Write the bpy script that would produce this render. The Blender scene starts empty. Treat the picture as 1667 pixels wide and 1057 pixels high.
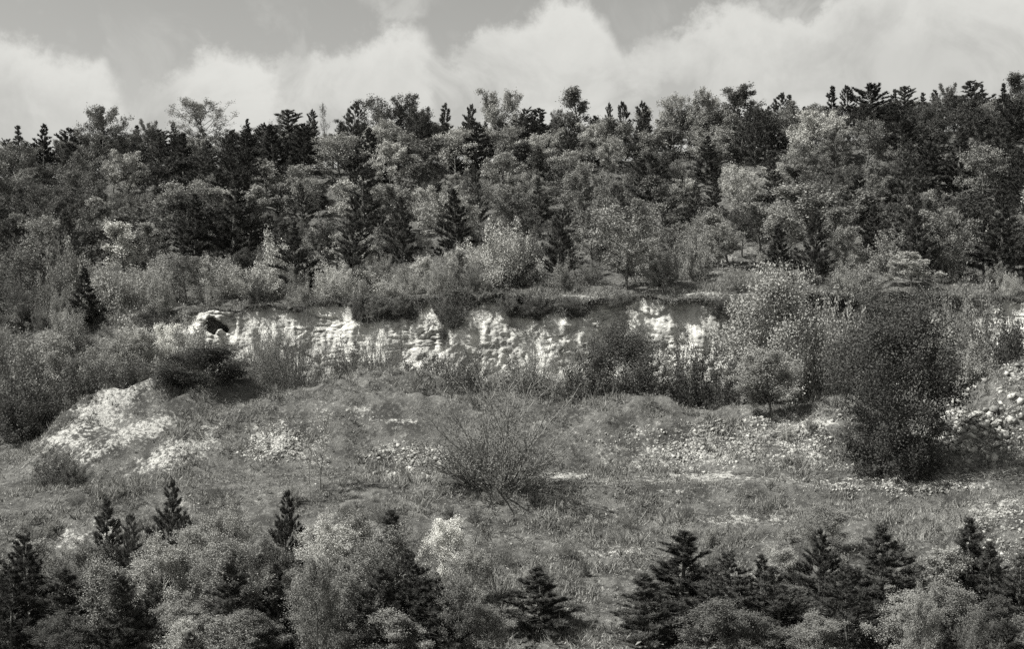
import bpy, bmesh, math, random
import numpy as np

random.seed(7)
RNG = np.random.default_rng(7)
SC = bpy.context.scene
COL = SC.collection
PI = math.pi

# ------------------------------------------------------------------ camera
F = 2012.0                      # focal length in photograph pixels (photograph 1667 wide)
HOR = 560.0                     # row of the eye level in the photograph
CX = 833.5
cam = bpy.data.cameras.new('camera')
cam_o = bpy.data.objects.new('camera', cam)
COL.objects.link(cam_o)
cam.sensor_width = 36.0
cam.lens = 36.0 * F / 1667.0
cam.shift_y = (HOR - 528.5) / 1667.0
cam.clip_start = 0.5
cam.clip_end = 3000
cam_o.location = (0, 0, 0)
cam_o.rotation_euler = (PI / 2, 0, 0)
SC.camera = cam_o

# ------------------------------------------------------------------ sun and sky
SUN = np.array((-0.57, -0.19, 0.79)); SUN /= np.linalg.norm(SUN)
sl = bpy.data.lights.new('sun', 'SUN')
sl.energy = 4.5
sl.angle = math.radians(0.5)
sl.color = (1.0, 0.985, 0.94)
sun_o = bpy.data.objects.new('sun', sl)
COL.objects.link(sun_o)
from mathutils import Vector, Matrix, Euler
sun_o.rotation_euler = Vector(-SUN).to_track_quat('-Z', 'Y').to_euler()
sun_o.location = (-60, -20, 90)

world = bpy.data.worlds.new('World')
SC.world = world
world.use_nodes = True
NT = world.node_tree
NT.nodes.clear()


def nd(nt, t, **kw):
    n = nt.nodes.new(t)
    for k, v in kw.items():
        setattr(n, k, v)
    return n


def mth(nt, op, a, b=None, c=None, clamp=False):
    n = nt.nodes.new('ShaderNodeMath')
    n.operation = op
    n.use_clamp = clamp
    for i, s in enumerate((a, b, c)):
        if s is None:
            continue
        if isinstance(s, (int, float)):
            n.inputs[i].default_value = s
        else:
            nt.links.new(s, n.inputs[i])
    return n.outputs[0]


def ramp(nt, val, lo, hi, smooth=True):
    n = nt.nodes.new('ShaderNodeMapRange')
    n.interpolation_type = 'SMOOTHSTEP' if smooth else 'LINEAR'
    nt.links.new(val, n.inputs[0])
    n.inputs[1].default_value = lo
    n.inputs[2].default_value = hi
    return n.outputs[0]


def mixc(nt, fac, a, b):
    n = nt.nodes.new('ShaderNodeMix')
    n.data_type = 'RGBA'
    for s, i in ((fac, 0), (a, 6), (b, 7)):
        if isinstance(s, (int, float)):
            n.inputs[i].default_value = s
        elif isinstance(s, tuple):
            n.inputs[i].default_value = s if len(s) == 4 else (*s, 1)
        else:
            nt.links.new(s, n.inputs[i])
    return n.outputs[2]


TINT = (1.0, 0.995, 0.945)


def g(v):
    """grey of the print: a very slightly warm neutral"""
    return (v * TINT[0], v * TINT[1], v * TINT[2], 1)


SKY_K = 0.1
wo = nd(NT, 'ShaderNodeOutputWorld')
bg = nd(NT, 'ShaderNodeBackground')
bg.inputs[1].default_value = SKY_K
NT.links.new(bg.outputs[0], wo.inputs[0])
sky = nd(NT, 'ShaderNodeTexSky', sky_type='NISHITA')
sky.sun_disc = False
sky.sun_elevation = math.asin(SUN[2])
sky.sun_rotation = math.atan2(SUN[0], SUN[1])
sky.air_density = 1.0
sky.dust_density = 1.5
bw = nd(NT, 'ShaderNodeRGBToBW')
NT.links.new(sky.outputs[0], bw.inputs[0])
clear = mth(NT, 'MULTIPLY', bw.outputs[0], 0.78)
tc = nd(NT, 'ShaderNodeTexCoord')
sep = nd(NT, 'ShaderNodeSeparateXYZ')
NT.links.new(tc.outputs['Generated'], sep.inputs[0])
az = mth(NT, 'ARCTAN2', sep.outputs[0], sep.outputs[1])
el = mth(NT, 'ARCSINE', sep.outputs[2])


def wnoise(scale, detail, rough=0.55, off=0.0, dist=0.0):
    mp = nd(NT, 'ShaderNodeMapping')
    mp.inputs['Location'].default_value = (off, off * 0.7, off * 1.3)
    NT.links.new(tc.outputs['Generated'], mp.inputs[0])
    n = nd(NT, 'ShaderNodeTexNoise')
    n.inputs['Scale'].default_value = scale
    n.inputs['Detail'].default_value = detail
    n.inputs['Roughness'].default_value = rough
    n.inputs['Distortion'].default_value = dist
    NT.links.new(mp.outputs[0], n.inputs['Vector'])
    return n.outputs[0]


n1 = wnoise(17, 8, 0.66, 3.1)
n2 = wnoise(7, 5, 0.6, 9.7, 0.5)
wob = mth(NT, 'MULTIPLY', mth(NT, 'SUBTRACT', n1, 0.5), 0.07)
azw = mth(NT, 'ADD', az, mth(NT, 'MULTIPLY', wob, 0.6))
AZR = 0.84
t = mth(NT, 'PINGPONG', mth(NT, 'ADD', azw, AZR / 2), AZR)
t = mth(NT, 'DIVIDE', t, AZR)
fc = nd(NT, 'ShaderNodeFloatCurve')
NT.links.new(t, fc.inputs['Value'])
CLOUD = [(-20, 62), (60, 72), (130, 92), (180, 106), (200, 134), (225, 131), (255, 110), (295, 92), (345, 80), (400, 82),
         (440, 92), (455, 84), (505, 72), (560, 60), (610, 46), (650, 37), (688, 46), (708, 72), (726, 92), (748, 82),
         (785, 55), (830, 30), (880, 14), (940, 8), (985, 26), (1005, 62), (1022, 82), (1042, 70), (1090, 45), (1140, 17),
         (1200, 4), (1300, 14), (1340, -8), (1450, -35), (1680, -60)]
EL_MAX = 0.36
cpts = []
for x, v in CLOUD:
    a = math.atan((x - CX) / F)
    e = math.atan((HOR - v) / F * math.cos(a))
    cpts.append(((a + AZR / 2) / AZR, e / EL_MAX))
cm = fc.mapping.curves[0]
cm.points[0].location = (0.0, cpts[0][1])
cm.points[1].location = (1.0, cpts[-1][1])
for p in cpts:
    if 0.002 < p[0] < 0.998:
        cm.points.new(*p)
fc.mapping.update()
top = mth(NT, 'MULTIPLY', fc.outputs[0], EL_MAX)
diff = mth(NT, 'SUBTRACT', mth(NT, 'ADD', top, wob), el)
n4 = wnoise(15, 7, 0.6, 14.2, 0.6)
n5 = wnoise(48, 6, 0.65, 5.5, 0.4)
diff = mth(NT, 'ADD', diff, mth(NT, 'MULTIPLY', mth(NT, 'SUBTRACT', n5, 0.5), 0.028))
wisp = mth(NT, 'MULTIPLY', ramp(NT, diff, -0.06, 0.0), mth(NT, 'MULTIPLY', ramp(NT, n4, .48, .66), .45))
edge = mth(NT, 'MAXIMUM', ramp(NT, diff, -0.006, 0.017), wisp)
body = ramp(NT, diff, 0.0, 0.055)
shade = mth(NT, 'ADD', mth(NT, 'MULTIPLY', ramp(NT, n2, 0.38, 0.62), 0.5), mth(NT, 'MULTIPLY', ramp(NT, n4, 0.40, 0.62), 0.5))
cl_hi = g(4.4)
cl_lo = g(2.75)
fc2 = nd(NT, 'ShaderNodeFloatCurve')
NT.links.new(t, fc2.inputs['Value'])
cm2 = fc2.mapping.curves[0]
SAW = [(-20, .2), (170, .05), (205, .75), (300, .3), (430, .0), (462, .6), (560, .35), (680, .0), (718, .9), (800, .45), (970, .0), (1018, .9), (1110, .35), (1290, .1), (1450, .25), (1680, .2)]
cm2.points[0].location = (0.0, .2)
cm2.points[1].location = (1.0, .2)
for x, v in SAW:
    q = (math.atan((x - CX) / F) + AZR / 2) / AZR
    if .002 < q < .998:
        cm2.points.new(q, v)
fc2.mapping.update()
saw = mth(NT, 'MULTIPLY', fc2.outputs[0], mth(NT, 'ADD', ramp(NT, n4, .3, .7), .35))
low_ = mth(NT, 'MULTIPLY', body, mth(NT, 'ADD', mth(NT, 'MULTIPLY', shade, 0.6), 0.3))
ccol = mixc(NT, mth(NT, 'ADD', mth(NT, 'MULTIPLY', low_, .85), mth(NT, 'MULTIPLY', saw, .8), clamp=True), cl_hi, cl_lo)
tintn = nd(NT, 'ShaderNodeCombineColor')
for i in range(3):
    NT.links.new(mth(NT, 'MULTIPLY', clear, TINT[i]), tintn.inputs[i])
n3 = wnoise(3.2, 6, 0.6, 21.0, 0.3)
high = mth(NT, 'MULTIPLY', ramp(NT, n3, 0.52, 0.68), ramp(NT, el, 0.30, 0.45))
skyc = mixc(NT, mth(NT, 'MULTIPLY', high, 0.8), tintn.outputs[0], g(3.4))
NT.links.new(mixc(NT, mth(NT, 'MULTIPLY', edge, 0.85), skyc, ccol), bg.inputs[0])

# ------------------------------------------------------------------ render look
SC.render.engine = 'CYCLES'
SC.view_settings.view_transform = 'Standard'
SC.view_settings.look = 'None'
SC.view_settings.exposure = 0.92
SC.view_settings.gamma = 1.0
SC.cycles.use_denoising = False
SC.render.filter_size = 2.1
SC.cycles.max_bounces = 5
SC.cycles.diffuse_bounces = 2
SC.cycles.glossy_bounces = 1
SC.cycles.transmission_bounces = 2
SC.cycles.transparent_max_bounces = 4


# ------------------------------------------------------------------ noise
class Noise:
    def __init__(s, seed):
        s.t = np.random.default_rng(seed).random((256, 256))

    def __call__(s, x, y):
        xi = np.floor(x).astype(int); yi = np.floor(y).astype(int)
        fx = x - xi; fy = y - yi
        fx = fx * fx * (3 - 2 * fx); fy = fy * fy * (3 - 2 * fy)
        a = s.t[xi & 255, yi & 255]; b = s.t[(xi + 1) & 255, yi & 255]
        c = s.t[xi & 255, (yi + 1) & 255]; d = s.t[(xi + 1) & 255, (yi + 1) & 255]
        return (a * (1 - fx) + b * fx) * (1 - fy) + (c * (1 - fx) + d * fx) * fy - 0.5


NZ = [Noise(i) for i in range(12)]


def fbm(x, y, k=0, oct=4, gain=0.5):
    r = 0; a = 1
    for o in range(oct):
        r = r + a * NZ[(k + o) % 12](x * 2 ** o + 17.3 * o, y * 2 ** o - 9.1 * o)
        a *= gain
    return r


def sstep(a, b, x):
    t = np.clip((x - a) / (b - a), 0, 1)
    return t * t * (3 - 2 * t)


# ------------------------------------------------------------------ the lie of the land: distance and height along each bearing
XS = np.array([-200, 20, 60, 120, 160, 200, 280, 340, 420, 520, 600, 700, 740, 850, 1000, 1100, 1250, 1400, 1500, 1560, 1667, 1900.])
A = lambda *v: np.array(v, float)
K1 = lambda v: np.full(len(XS), float(v))


def zv(d, v):
    return (HOR - v) / F * d


#            -200  20   60  120  160  200  280  340  420  520  600  700  740  850 1000 1100 1250 1400 1500 1560 1667 1900
vC = A(935, 930, 925, 922, 920, 918, 915, 912, 910, 908, 905, 903, 902, 900, 895, 890, 880, 862, 845, 832, 815, 800)
vD = A(812, 806, 803, 800, 798, 796, 794, 792, 790, 788, 788, 789, 790, 792, 792, 792, 793, 795, 795, 792, 785, 775)
vD2 = vD + A(8, 8, 8, 8, 8, 8, 9, 10, 11, 12, 13, 14, 15, 17, 19, 21, 25, 28, 28, 24, 18, 14)
vE = A(800, 795, 792, 788, 786, 784, 782, 780, 778, 776, 776, 777, 778, 780, 778, 776, 772, 768, 765, 760, 748, 735)
vF = A(775, 755, 745, 722, 712, 706, 702, 706, 702, 696, 694, 690, 692, 702, 712, 698, 686, 686, 686, 645, 607, 590)
vF0 = vF + A(4, 4, 4, 4, 4, 6, 8, 10, 14, 19, 20, 20, 20, 18, 24, 26, 24, 22, 18, 12, 10, 10)
vG = A(745, 726, 716, 688, 660, 642, 632, 640, 654, 643, 637, 644, 654, 655, 657, 660, 668, 664, 655, 640, 630, 620)
vH = A(735, 722, 715, 700, 685, 675, 668, 668, 672, 668, 662, 664, 668, 668, 670, 672, 672, 668, 662, 655, 645, 640)
vI = A(680, 660, 655, 648, 644, 640, 636, 632, 630, 628, 628, 628, 630, 625, 630, 635, 640, 636, 632, 625, 620, 615)
vJ = A(630, 610, 606, 602, 598, 596, 592, 590, 592, 596, 596, 592, 590, 588, 596, 598, 600, 596, 590, 580, 575, 570)
vK = A(585, 570, 560, 552, 546, 540, 526, 512, 506, 498, 494, 488, 484, 492, 492, 490, 490, 486, 480, 486, 490, 492)
vL = A(545, 532, 528, 522, 518, 514, 506, 500, 494, 488, 484, 476, 470, 472, 474, 470, 468, 464, 458, 466, 472, 474)
vM = A(480, 470, 468, 464, 462, 458, 452, 448, 444, 440, 438, 436, 434, 430, 430, 428, 426, 424, 422, 422, 420, 415)
vN = A(390, 380, 377, 374, 372, 368, 364, 360, 356, 352, 350, 348, 346, 344, 342, 338, 332, 322, 314, 310, 304, 295)
vO = A(300, 292, 288, 286, 285, 284, 282, 280, 277, 274, 272, 270, 268, 264, 258, 252, 244, 226, 218, 214, 208, 195)
LD = [2, 10, 22, 33, 42, 52, 57.9, 58.5, 61, 64.1, 64.6, 71, 75.5, 79, 82.4, 85.0, 88, 100, 120, 140, 152, 190, 420]
LZ = [K1(-2.2), K1(-5.6), K1(-10.6), K1(-11.7), K1(-10.7)]
for d, v in zip(LD[5:20], (vC, vD2, vD, vE, vF0, vF, vG, vH, vI, vJ, vK, vL, vM, vN, vO)):
    LZ.append(zv(d, v))
LZ += [LZ[-1] + 0.8, LZ[-1] - 6, LZ[-1] - 70]
LD = np.array(LD, float)
LZ = np.array(LZ)
# pchip slopes along distance, per station
TX = np.linspace(-200, 1900, 421)
TZ = np.array([np.interp(TX, XS, row) for row in LZ])
ker = np.exp(-0.5 * (np.arange(-8, 9) / 3.0) ** 2); ker /= ker.sum()
TZ = np.array([np.convolve(np.pad(r, 8, mode='edge'), ker, 'valid') for r in TZ])
_h = np.diff(LD)[:, None]
_dl = np.diff(TZ, axis=0) / _h
TM = np.zeros_like(TZ)
TM[0] = _dl[0]; TM[-1] = _dl[-1]
_w1 = 2 * _h[1:] + _h[:-1]; _w2 = _h[1:] + 2 * _h[:-1]
_same = _dl[:-1] * _dl[1:] > 0
with np.errstate(divide='ignore', invalid='ignore'):
    _hm = (_w1 + _w2) / (_w1 / _dl[:-1] + _w2 / _dl[1:])
TM[1:-1] = np.where(_same, _hm, 0)


def px_of(X, d):
    return CX + F * X / d


def base_z(X, d):
    X = np.asarray(X, float); d = np.asarray(d, float)
    xp = np.clip(px_of(X, d), -200, 1900)
    fi = (xp + 200) / 5.0
    i0 = np.clip(np.floor(fi).astype(int), 0, 419); ft = fi - i0
    k = np.clip(np.searchsorted(LD, d, side='right') - 1, 0, len(LD) - 2)
    h = LD[k + 1] - LD[k]
    t = np.clip((d - LD[k]) / h, 0, 1)

    def it(T, kk):
        return T[kk, i0] * (1 - ft) + T[kk, i0 + 1] * ft
    z0, z1, m0, m1 = it(TZ, k), it(TZ, k + 1), it(TM, k), it(TM, k + 1)
    t2 = t * t; t3 = t2 * t
    return (2 * t3 - 3 * t2 + 1) * z0 + (t3 - 2 * t2 + t) * h * m0 + (-2 * t3 + 3 * t2) * z1 + (t3 - t2) * h * m1


def ground_z(X, d):
    X = np.asarray(X, float); d = np.asarray(d, float)
    z = base_z(X, d)
    # the quarried notch behind the rock face
    m = sstep(80.9, 81.3, d) * (1 - sstep(84.2, 84.8, d)) * sstep(262, 280, px_of(X, d))
    z = z * (1 - m) + m * (base_z(X, np.minimum(d, 80.9)) - 0.2)
    amp = 0.55 * sstep(20, 45, d) * (1 - 0.72 * sstep(56.5, 59, d) * (1 - sstep(61, 63.5, d)))
    amp = amp * (1 + 1.1 * sstep(95, 120, d))
    amp = amp * (1 - 0.6 * sstep(79, 81, d) * (1 - sstep(84, 90, d)))
    z = z + amp * fbm(X / 6.5, d / 6.5, 0, 3)
    # ridges running down the left-hand mound
    xp = px_of(X, d)
    rid = sstep(60, 71, d) * (1 - sstep(71, 73, d)) * sstep(40, 110, xp) * (1 - sstep(420, 520, xp))
    z = z + rid * (1.4 * (1 - np.abs(np.sin((X * 0.8 - (d - 60) * 0.62) * 0.85 + 1.5 * fbm(X / 4, d / 4, 5, 2)))) - .2 + .35 * fbm(X / 1.6 - d / 2.2, (X + d) / 5, 2, 3))
    # hummocks on the terrace top
    hum = sstep(63, 66, d) * (1 - sstep(71, 73, d)) * sstep(420, 520, xp)
    z = z + hum * 1.6 * fbm(X / 3.6, d / 2.2, 3, 3, .6)
    # small ledges across the lower slope
    lw = sstep(45, 48, d) * (1 - sstep(56, 57.5, d)) * sstep(820, 1000, xp)
    ph = d / 2.6 + 0.9 * fbm(X / 9, d / 9, 8, 2)
    z = z + lw * 0.5 * (sstep(.55, .95, ph - np.floor(ph)) - (ph - np.floor(ph)))
    z = z + 0.36 * sstep(30, 45, d) * (1 - .6 * sstep(57, 59, d) * (1 - sstep(61, 63, d))) * fbm(X / 1.9, d / 1.4, 7, 4, .55)
    return z


def wx(x, d):
    return (x - CX) / F * d


def spot(x, d):
    X = wx(x, d)
    return X, d, float(ground_z(X, d))


# ------------------------------------------------------------------ mesh helpers
def build_mesh(name, verts, quads=None, tris=None, mats=(), smooth=False, attrs=None):
    me = bpy.data.meshes.new(name)
    verts = np.ascontiguousarray(verts, np.float32)
    loops = []; starts = []; tot = 0
    if quads is not None and len(quads):
        q = np.asarray(quads, np.int32)
        loops.append(q.ravel()); starts.append(np.arange(len(q)) * 4); tot = len(q) * 4
    if tris is not None and len(tris):
        q = np.asarray(tris, np.int32)
        loops.append(q.ravel()); starts.append(np.arange(len(q)) * 3 + tot)
    loops = np.concatenate(loops).astype(np.int32); starts = np.concatenate(starts).astype(np.int32)
    me.vertices.add(len(verts)); me.vertices.foreach_set('co', verts.ravel())
    me.loops.add(len(loops)); me.loops.foreach_set('vertex_index', loops)
    me.polygons.add(len(starts)); me.polygons.foreach_set('loop_start', starts)
    if smooth:
        me.polygons.foreach_set('use_smooth', np.ones(len(starts), bool))
    for k, arr in (attrs or {}).items():
        at = me.attributes.new(k, 'FLOAT', 'POINT')
        at.data.foreach_set('value', np.ascontiguousarray(arr, np.float32))
    me.update(calc_edges=True)
    for m in mats:
        me.materials.append(m)
    return me


def obj(name, me, parent=None, loc=None):
    o = bpy.data.objects.new(name, me)
    COL.objects.link(o)
    if parent is not None:
        o.parent = parent
    if loc is not None:
        o.location = loc
    return o


def tag(o, label=None, cat=None, group=None, kind=None):
    if label: o['label'] = label
    if cat: o['category'] = cat
    if group: o['group'] = group
    if kind: o['kind'] = kind
    return o


# ------------------------------------------------------------------ materials
def new_mat(name):
    m = bpy.data.materials.new(name)
    m.use_nodes = True
    nt = m.node_tree
    nt.nodes.clear()
    out = nd(nt, 'ShaderNodeOutputMaterial')
    return m, nt, out


def mnoise(nt, scale, detail=4, rough=0.6, coord=None):
    n = nd(nt, 'ShaderNodeTexNoise')
    n.inputs['Scale'].default_value = scale
    n.inputs['Detail'].default_value = detail
    n.inputs['Roughness'].default_value = rough
    if coord is None:
        tcn = nd(nt, 'ShaderNodeNewGeometry')
        coord = tcn.outputs['Position']
    nt.links.new(coord, n.inputs['Vector'])
    return n.outputs[0]


def leaf_mat(name, lo, hi, trans=0.14, spec=0.05, rough=0.7):
    m, nt, out = new_mat(name)
    geo = nd(nt, 'ShaderNodeNewGeometry')
    oi = nd(nt, 'ShaderNodeObjectInfo')
    c = mixc(nt, geo.outputs['Random Per Island'], g(lo), g(hi))
    k = mth(nt, 'ADD', mth(nt, 'MULTIPLY', oi.outputs['Random'], 0.8), 0.6)
    vm = nd(nt, 'ShaderNodeVectorMath', operation='SCALE')
    nt.links.new(c, vm.inputs[0]); nt.links.new(k, vm.inputs['Scale'])
    pb = nd(nt, 'ShaderNodeBsdfPrincipled')
    nt.links.new(vm.outputs[0], pb.inputs['Base Color'])
    pb.inputs['Roughness'].default_value = rough
    pb.inputs['Specular IOR Level'].default_value = spec
    tr = nd(nt, 'ShaderNodeBsdfTranslucent')
    nt.links.new(vm.outputs[0], tr.inputs[0])
    mx = nd(nt, 'ShaderNodeMixShader')
    mx.inputs[0].default_value = trans
    nt.links.new(pb.outputs[0], mx.inputs[1]); nt.links.new(tr.outputs[0], mx.inputs[2])
    nt.links.new(mx.outputs[0], out.inputs[0])
    return m


def bark_mat(name, lo, hi, scale=9):
    m, nt, out = new_mat(name)
    tcn = nd(nt, 'ShaderNodeTexCoord')
    n = mnoise(nt, scale, 4, 0.65, tcn.outputs['Object'])
    c = mixc(nt, ramp(nt, n, 0.38, 0.62), g(lo), g(hi))
    pb = nd(nt, 'ShaderNodeBsdfPrincipled')
    nt.links.new(c, pb.inputs['Base Color'])
    pb.inputs['Roughness'].default_value = 0.85
    pb.inputs['Specular IOR Level'].default_value = 0.15
    nt.links.new(pb.outputs[0], out.inputs[0])
    return m


M = {}
M['leaf_pale'] = leaf_mat('leaf_pale', 0.270, 0.420)
M['leaf_bright'] = leaf_mat('leaf_bright', 0.480, 0.660)
M['leaf_mid'] = leaf_mat('leaf_mid', 0.160, 0.290)
M['leaf_dark'] = leaf_mat('leaf_dark', 0.070, 0.140)
M['leaf_deep'] = leaf_mat('leaf_deep', 0.050, 0.100)
M['needle'] = leaf_mat('needle', 0.045, 0.100)
M['needle_soft'] = leaf_mat('needle_soft', 0.060, 0.125)
M['undergrowth'] = leaf_mat('undergrowth', 0.070, 0.270)
M['grass'] = leaf_mat('grass', 0.130, 0.380)
M['bark'] = bark_mat('bark', 0.05, 0.16)
M['bark_pale'] = bark_mat('bark_pale', 0.12, 0.26)
M['bark_birch'] = bark_mat('bark_birch', 0.12, 0.62, 5)


def ground_mat():
    m, nt, out = new_mat('ground')
    at = nd(nt, 'ShaderNodeAttribute', attribute_name='bare')
    wd = nd(nt, 'ShaderNodeAttribute', attribute_name='wood')
    a = mnoise(nt, 0.55, 5, 0.6)
    b = mnoise(nt, 4.5, 6, 0.7)
    c = mnoise(nt, 22, 3, 0.7)
    grass = mixc(nt, ramp(nt, a, 0.36, 0.62), g(0.07), g(0.20))
    e_ = mnoise(nt, 1.7, 5, 0.7)
    grass = mixc(nt, mth(nt, 'MULTIPLY', ramp(nt, e_, 0.50, 0.38), 0.8), grass, g(0.055))
    grass = mixc(nt, mth(nt, 'MULTIPLY', ramp(nt, b, 0.50, 0.66), 0.7), grass, g(0.32))
    grass = mixc(nt, mth(nt, 'MULTIPLY', ramp(nt, c, 0.55, 0.40), 0.55), grass, g(0.06))
    chalk = mixc(nt, ramp(nt, b, 0.34, 0.60), g(0.20), g(0.58))
    chalk = mixc(nt, mth(nt, 'MULTIPLY', ramp(nt, c, 0.52, 0.36), 0.6), chalk, g(0.12))
    f = mth(nt, 'ADD', at.outputs['Fac'], mth(nt, 'MULTIPLY', mth(nt, 'SUBTRACT', b, 0.5), 2.6))
    f = mth(nt, 'ADD', f, mth(nt, 'MULTIPLY', mth(nt, 'SUBTRACT', a, 0.5), 2.2))
    col = mixc(nt, ramp(nt, f, 0.36, 0.86), grass, chalk)
    litter = mixc(nt, ramp(nt, b, 0.35, 0.65), g(0.06), g(0.19))
    col = mixc(nt, wd.outputs['Fac'], col, litter)
    pb = nd(nt, 'ShaderNodeBsdfPrincipled')
    nt.links.new(col, pb.inputs['Base Color'])
    pb.inputs['Roughness'].default_value = 0.95
    pb.inputs['Specular IOR Level'].default_value = 0.05
    bp = nd(nt, 'ShaderNodeBump')
    bp.inputs['Strength'].default_value = 0.9
    bp.inputs['Distance'].default_value = 0.24
    hs = mth(nt, 'ADD', mth(nt, 'MULTIPLY', b, 0.8), mth(nt, 'MULTIPLY', c, 0.5))
    nt.links.new(hs, bp.inputs['Height'])
    nt.links.new(bp.outputs[0], pb.inputs['Normal'])
    nt.links.new(pb.outputs[0], out.inputs[0])
    return m


def chalk_mat(name, lo, hi, turf=False):
    m, nt, out = new_mat(name)
    a = mnoise(nt, 0.8, 5, 0.65)
    geo = nd(nt, 'ShaderNodeNewGeometry')
    mp = nd(nt, 'ShaderNodeMapping')
    mp.inputs['Scale'].default_value = (1.0, 1.0, 3.2)
    nt.links.new(geo.outputs['Position'], mp.inputs[0])
    b = mnoise(nt, 1.8, 6, 0.7, mp.outputs[0])
    c = mnoise(nt, 13, 4, 0.7)
    col = mixc(nt, ramp(nt, a, 0.34, 0.58), g(lo), g(hi))
    col = mixc(nt, mth(nt, 'MULTIPLY', ramp(nt, b, 0.44, 0.34), 0.7), col, g(lo * 0.4))
    col = mixc(nt, mth(nt, 'MULTIPLY', ramp(nt, c, 0.44, 0.34), 0.4), col, g(lo * 0.35))
    if turf:
        at = nd(nt, 'ShaderNodeAttribute', attribute_name='turf')
        f = mth(nt, 'ADD', at.outputs['Fac'], mth(nt, 'MULTIPLY', mth(nt, 'SUBTRACT', b, 0.5), 1.6))
        tc_ = mixc(nt, ramp(nt, c, 0.4, 0.6), g(0.05), g(0.17))
        col = mixc(nt, ramp(nt, f, 0.42, 0.62), col, tc_)
    pb = nd(nt, 'ShaderNodeBsdfPrincipled')
    nt.links.new(col, pb.inputs['Base Color'])
    pb.inputs['Roughness'].default_value = 0.95
    pb.inputs['Specular IOR Level'].default_value = 0.05
    bp = nd(nt, 'ShaderNodeBump')
    bp.inputs['Strength'].default_value = 0.9
    bp.inputs['Distance'].default_value = 0.12
    nt.links.new(mth(nt, 'ADD', mth(nt, 'MULTIPLY', b, 0.9), mth(nt, 'MULTIPLY', c, 0.4)), bp.inputs['Height'])
    nt.links.new(bp.outputs[0], pb.inputs['Normal'])
    nt.links.new(pb.outputs[0], out.inputs[0])
    return m


def stone_mat(name, lo, hi):
    m, nt, out = new_mat(name)
    geo = nd(nt, 'ShaderNodeNewGeometry')
    oi = nd(nt, 'ShaderNodeObjectInfo')
    n = mnoise(nt, 7, 5, 0.7)
    r = mth(nt, 'FRACT', mth(nt, 'ADD', geo.outputs['Random Per Island'], oi.outputs['Random']))
    c = mixc(nt, r, g(lo), g(hi))
    c = mixc(nt, mth(nt, 'MULTIPLY', ramp(nt, n, 0.50, 0.34), 0.6), c, g(lo * 0.45))
    pb = nd(nt, 'ShaderNodeBsdfPrincipled')
    nt.links.new(c, pb.inputs['Base Color'])
    pb.inputs['Roughness'].default_value = 0.92
    pb.inputs['Specular IOR Level'].default_value = 0.1
    bp = nd(nt, 'ShaderNodeBump')
    bp.inputs['Strength'].default_value = 0.6
    bp.inputs['Distance'].default_value = 0.04
    nt.links.new(n, bp.inputs['Height'])
    nt.links.new(bp.outputs[0], pb.inputs['Normal'])
    nt.links.new(pb.outputs[0], out.inputs[0])
    return m


M['ground'] = ground_mat()
M['chalk'] = chalk_mat('chalk', 0.30, 0.58, True)
M['stone'] = stone_mat('stone', 0.15, 0.50)
M['stone_pale'] = stone_mat('stone_pale', 0.15, 0.48)

# ------------------------------------------------------------------ ground sheet
def bare_mask(xp, vp, d):
    """where turf is worn off and pale chalk or rubble lies open"""
    r = np.zeros_like(xp)

    def e(cx, cy, rx, ry, k=1.0, rot=0.0):
        nonlocal r
        c, s = math.cos(rot), math.sin(rot)
        a = ((xp - cx) * c + (vp - cy) * s) / rx
        b = (-(xp - cx) * s + (vp - cy) * c) / ry
        r = np.maximum(r, k * np.clip(1.3 - 0.95 * np.hypot(a, b), 0, 1))
    md = (d > 50) & (d < 76)
    e(170, 662, 78, 26, 1.0, -0.45); e(110, 705, 70, 15, .95, -0.5); e(135, 700, 100, 32, .62, -.5); e(195, 718, 110, 17, .85, -0.45); e(250, 700, 45, 14, .8, -.5)
    e(285, 738, 80, 24, .9, -0.5); e(1210, 716, 200, 26, .45, -.04); e(460, 718, 55, 24, 1.05, 0.1); e(580, 668, 26, 9, .9, 0.2); e(640, 684, 60, 7, .8, .1)
    e(660, 752, 65, 28, .35); e(1130, 722, 150, 32, .6, -0.08); e(1300, 700, 60, 22, .75); e(1300, 745, 80, 12, .7)
    e(1460, 790, 130, 14, .6); e(1630, 860, 55, 50, .8); e(920, 775, 60, 5, .9); e(1160, 775, 90, 6, .9)
    e(1200, 845, 110, 10, .6); e(950, 840, 60, 10, .5); e(1000, 900, 50, 14, .55); e(150, 880, 80, 26, .5); e(1090, 800, 60, 8, .6)
    r = np.where(md, r, 0)
    path = np.exp(-((d - 60) / 0.75) ** 2) * sstep(700, 950, xp) * 0.58
    r = np.maximum(r, path)
    talus = sstep(78.5, 80.2, d) * (1 - sstep(82, 83.5, d)) * sstep(260, 330, xp) * 0.85
    r = np.maximum(r, talus)
    lip = np.exp(-((d - 86.3) / 0.5) ** 2) * sstep(620, 700, xp) * (1 - sstep(1200, 1300, xp)) * 0.75
    r = np.maximum(r, lip)
    clr = np.clip(1.3 - np.hypot((xp - 1180) / 45, (vp - 425) / 40), 0, 1) * ((d > 86) & (d < 112)) * .45
    return np.maximum(r, clr)


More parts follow.
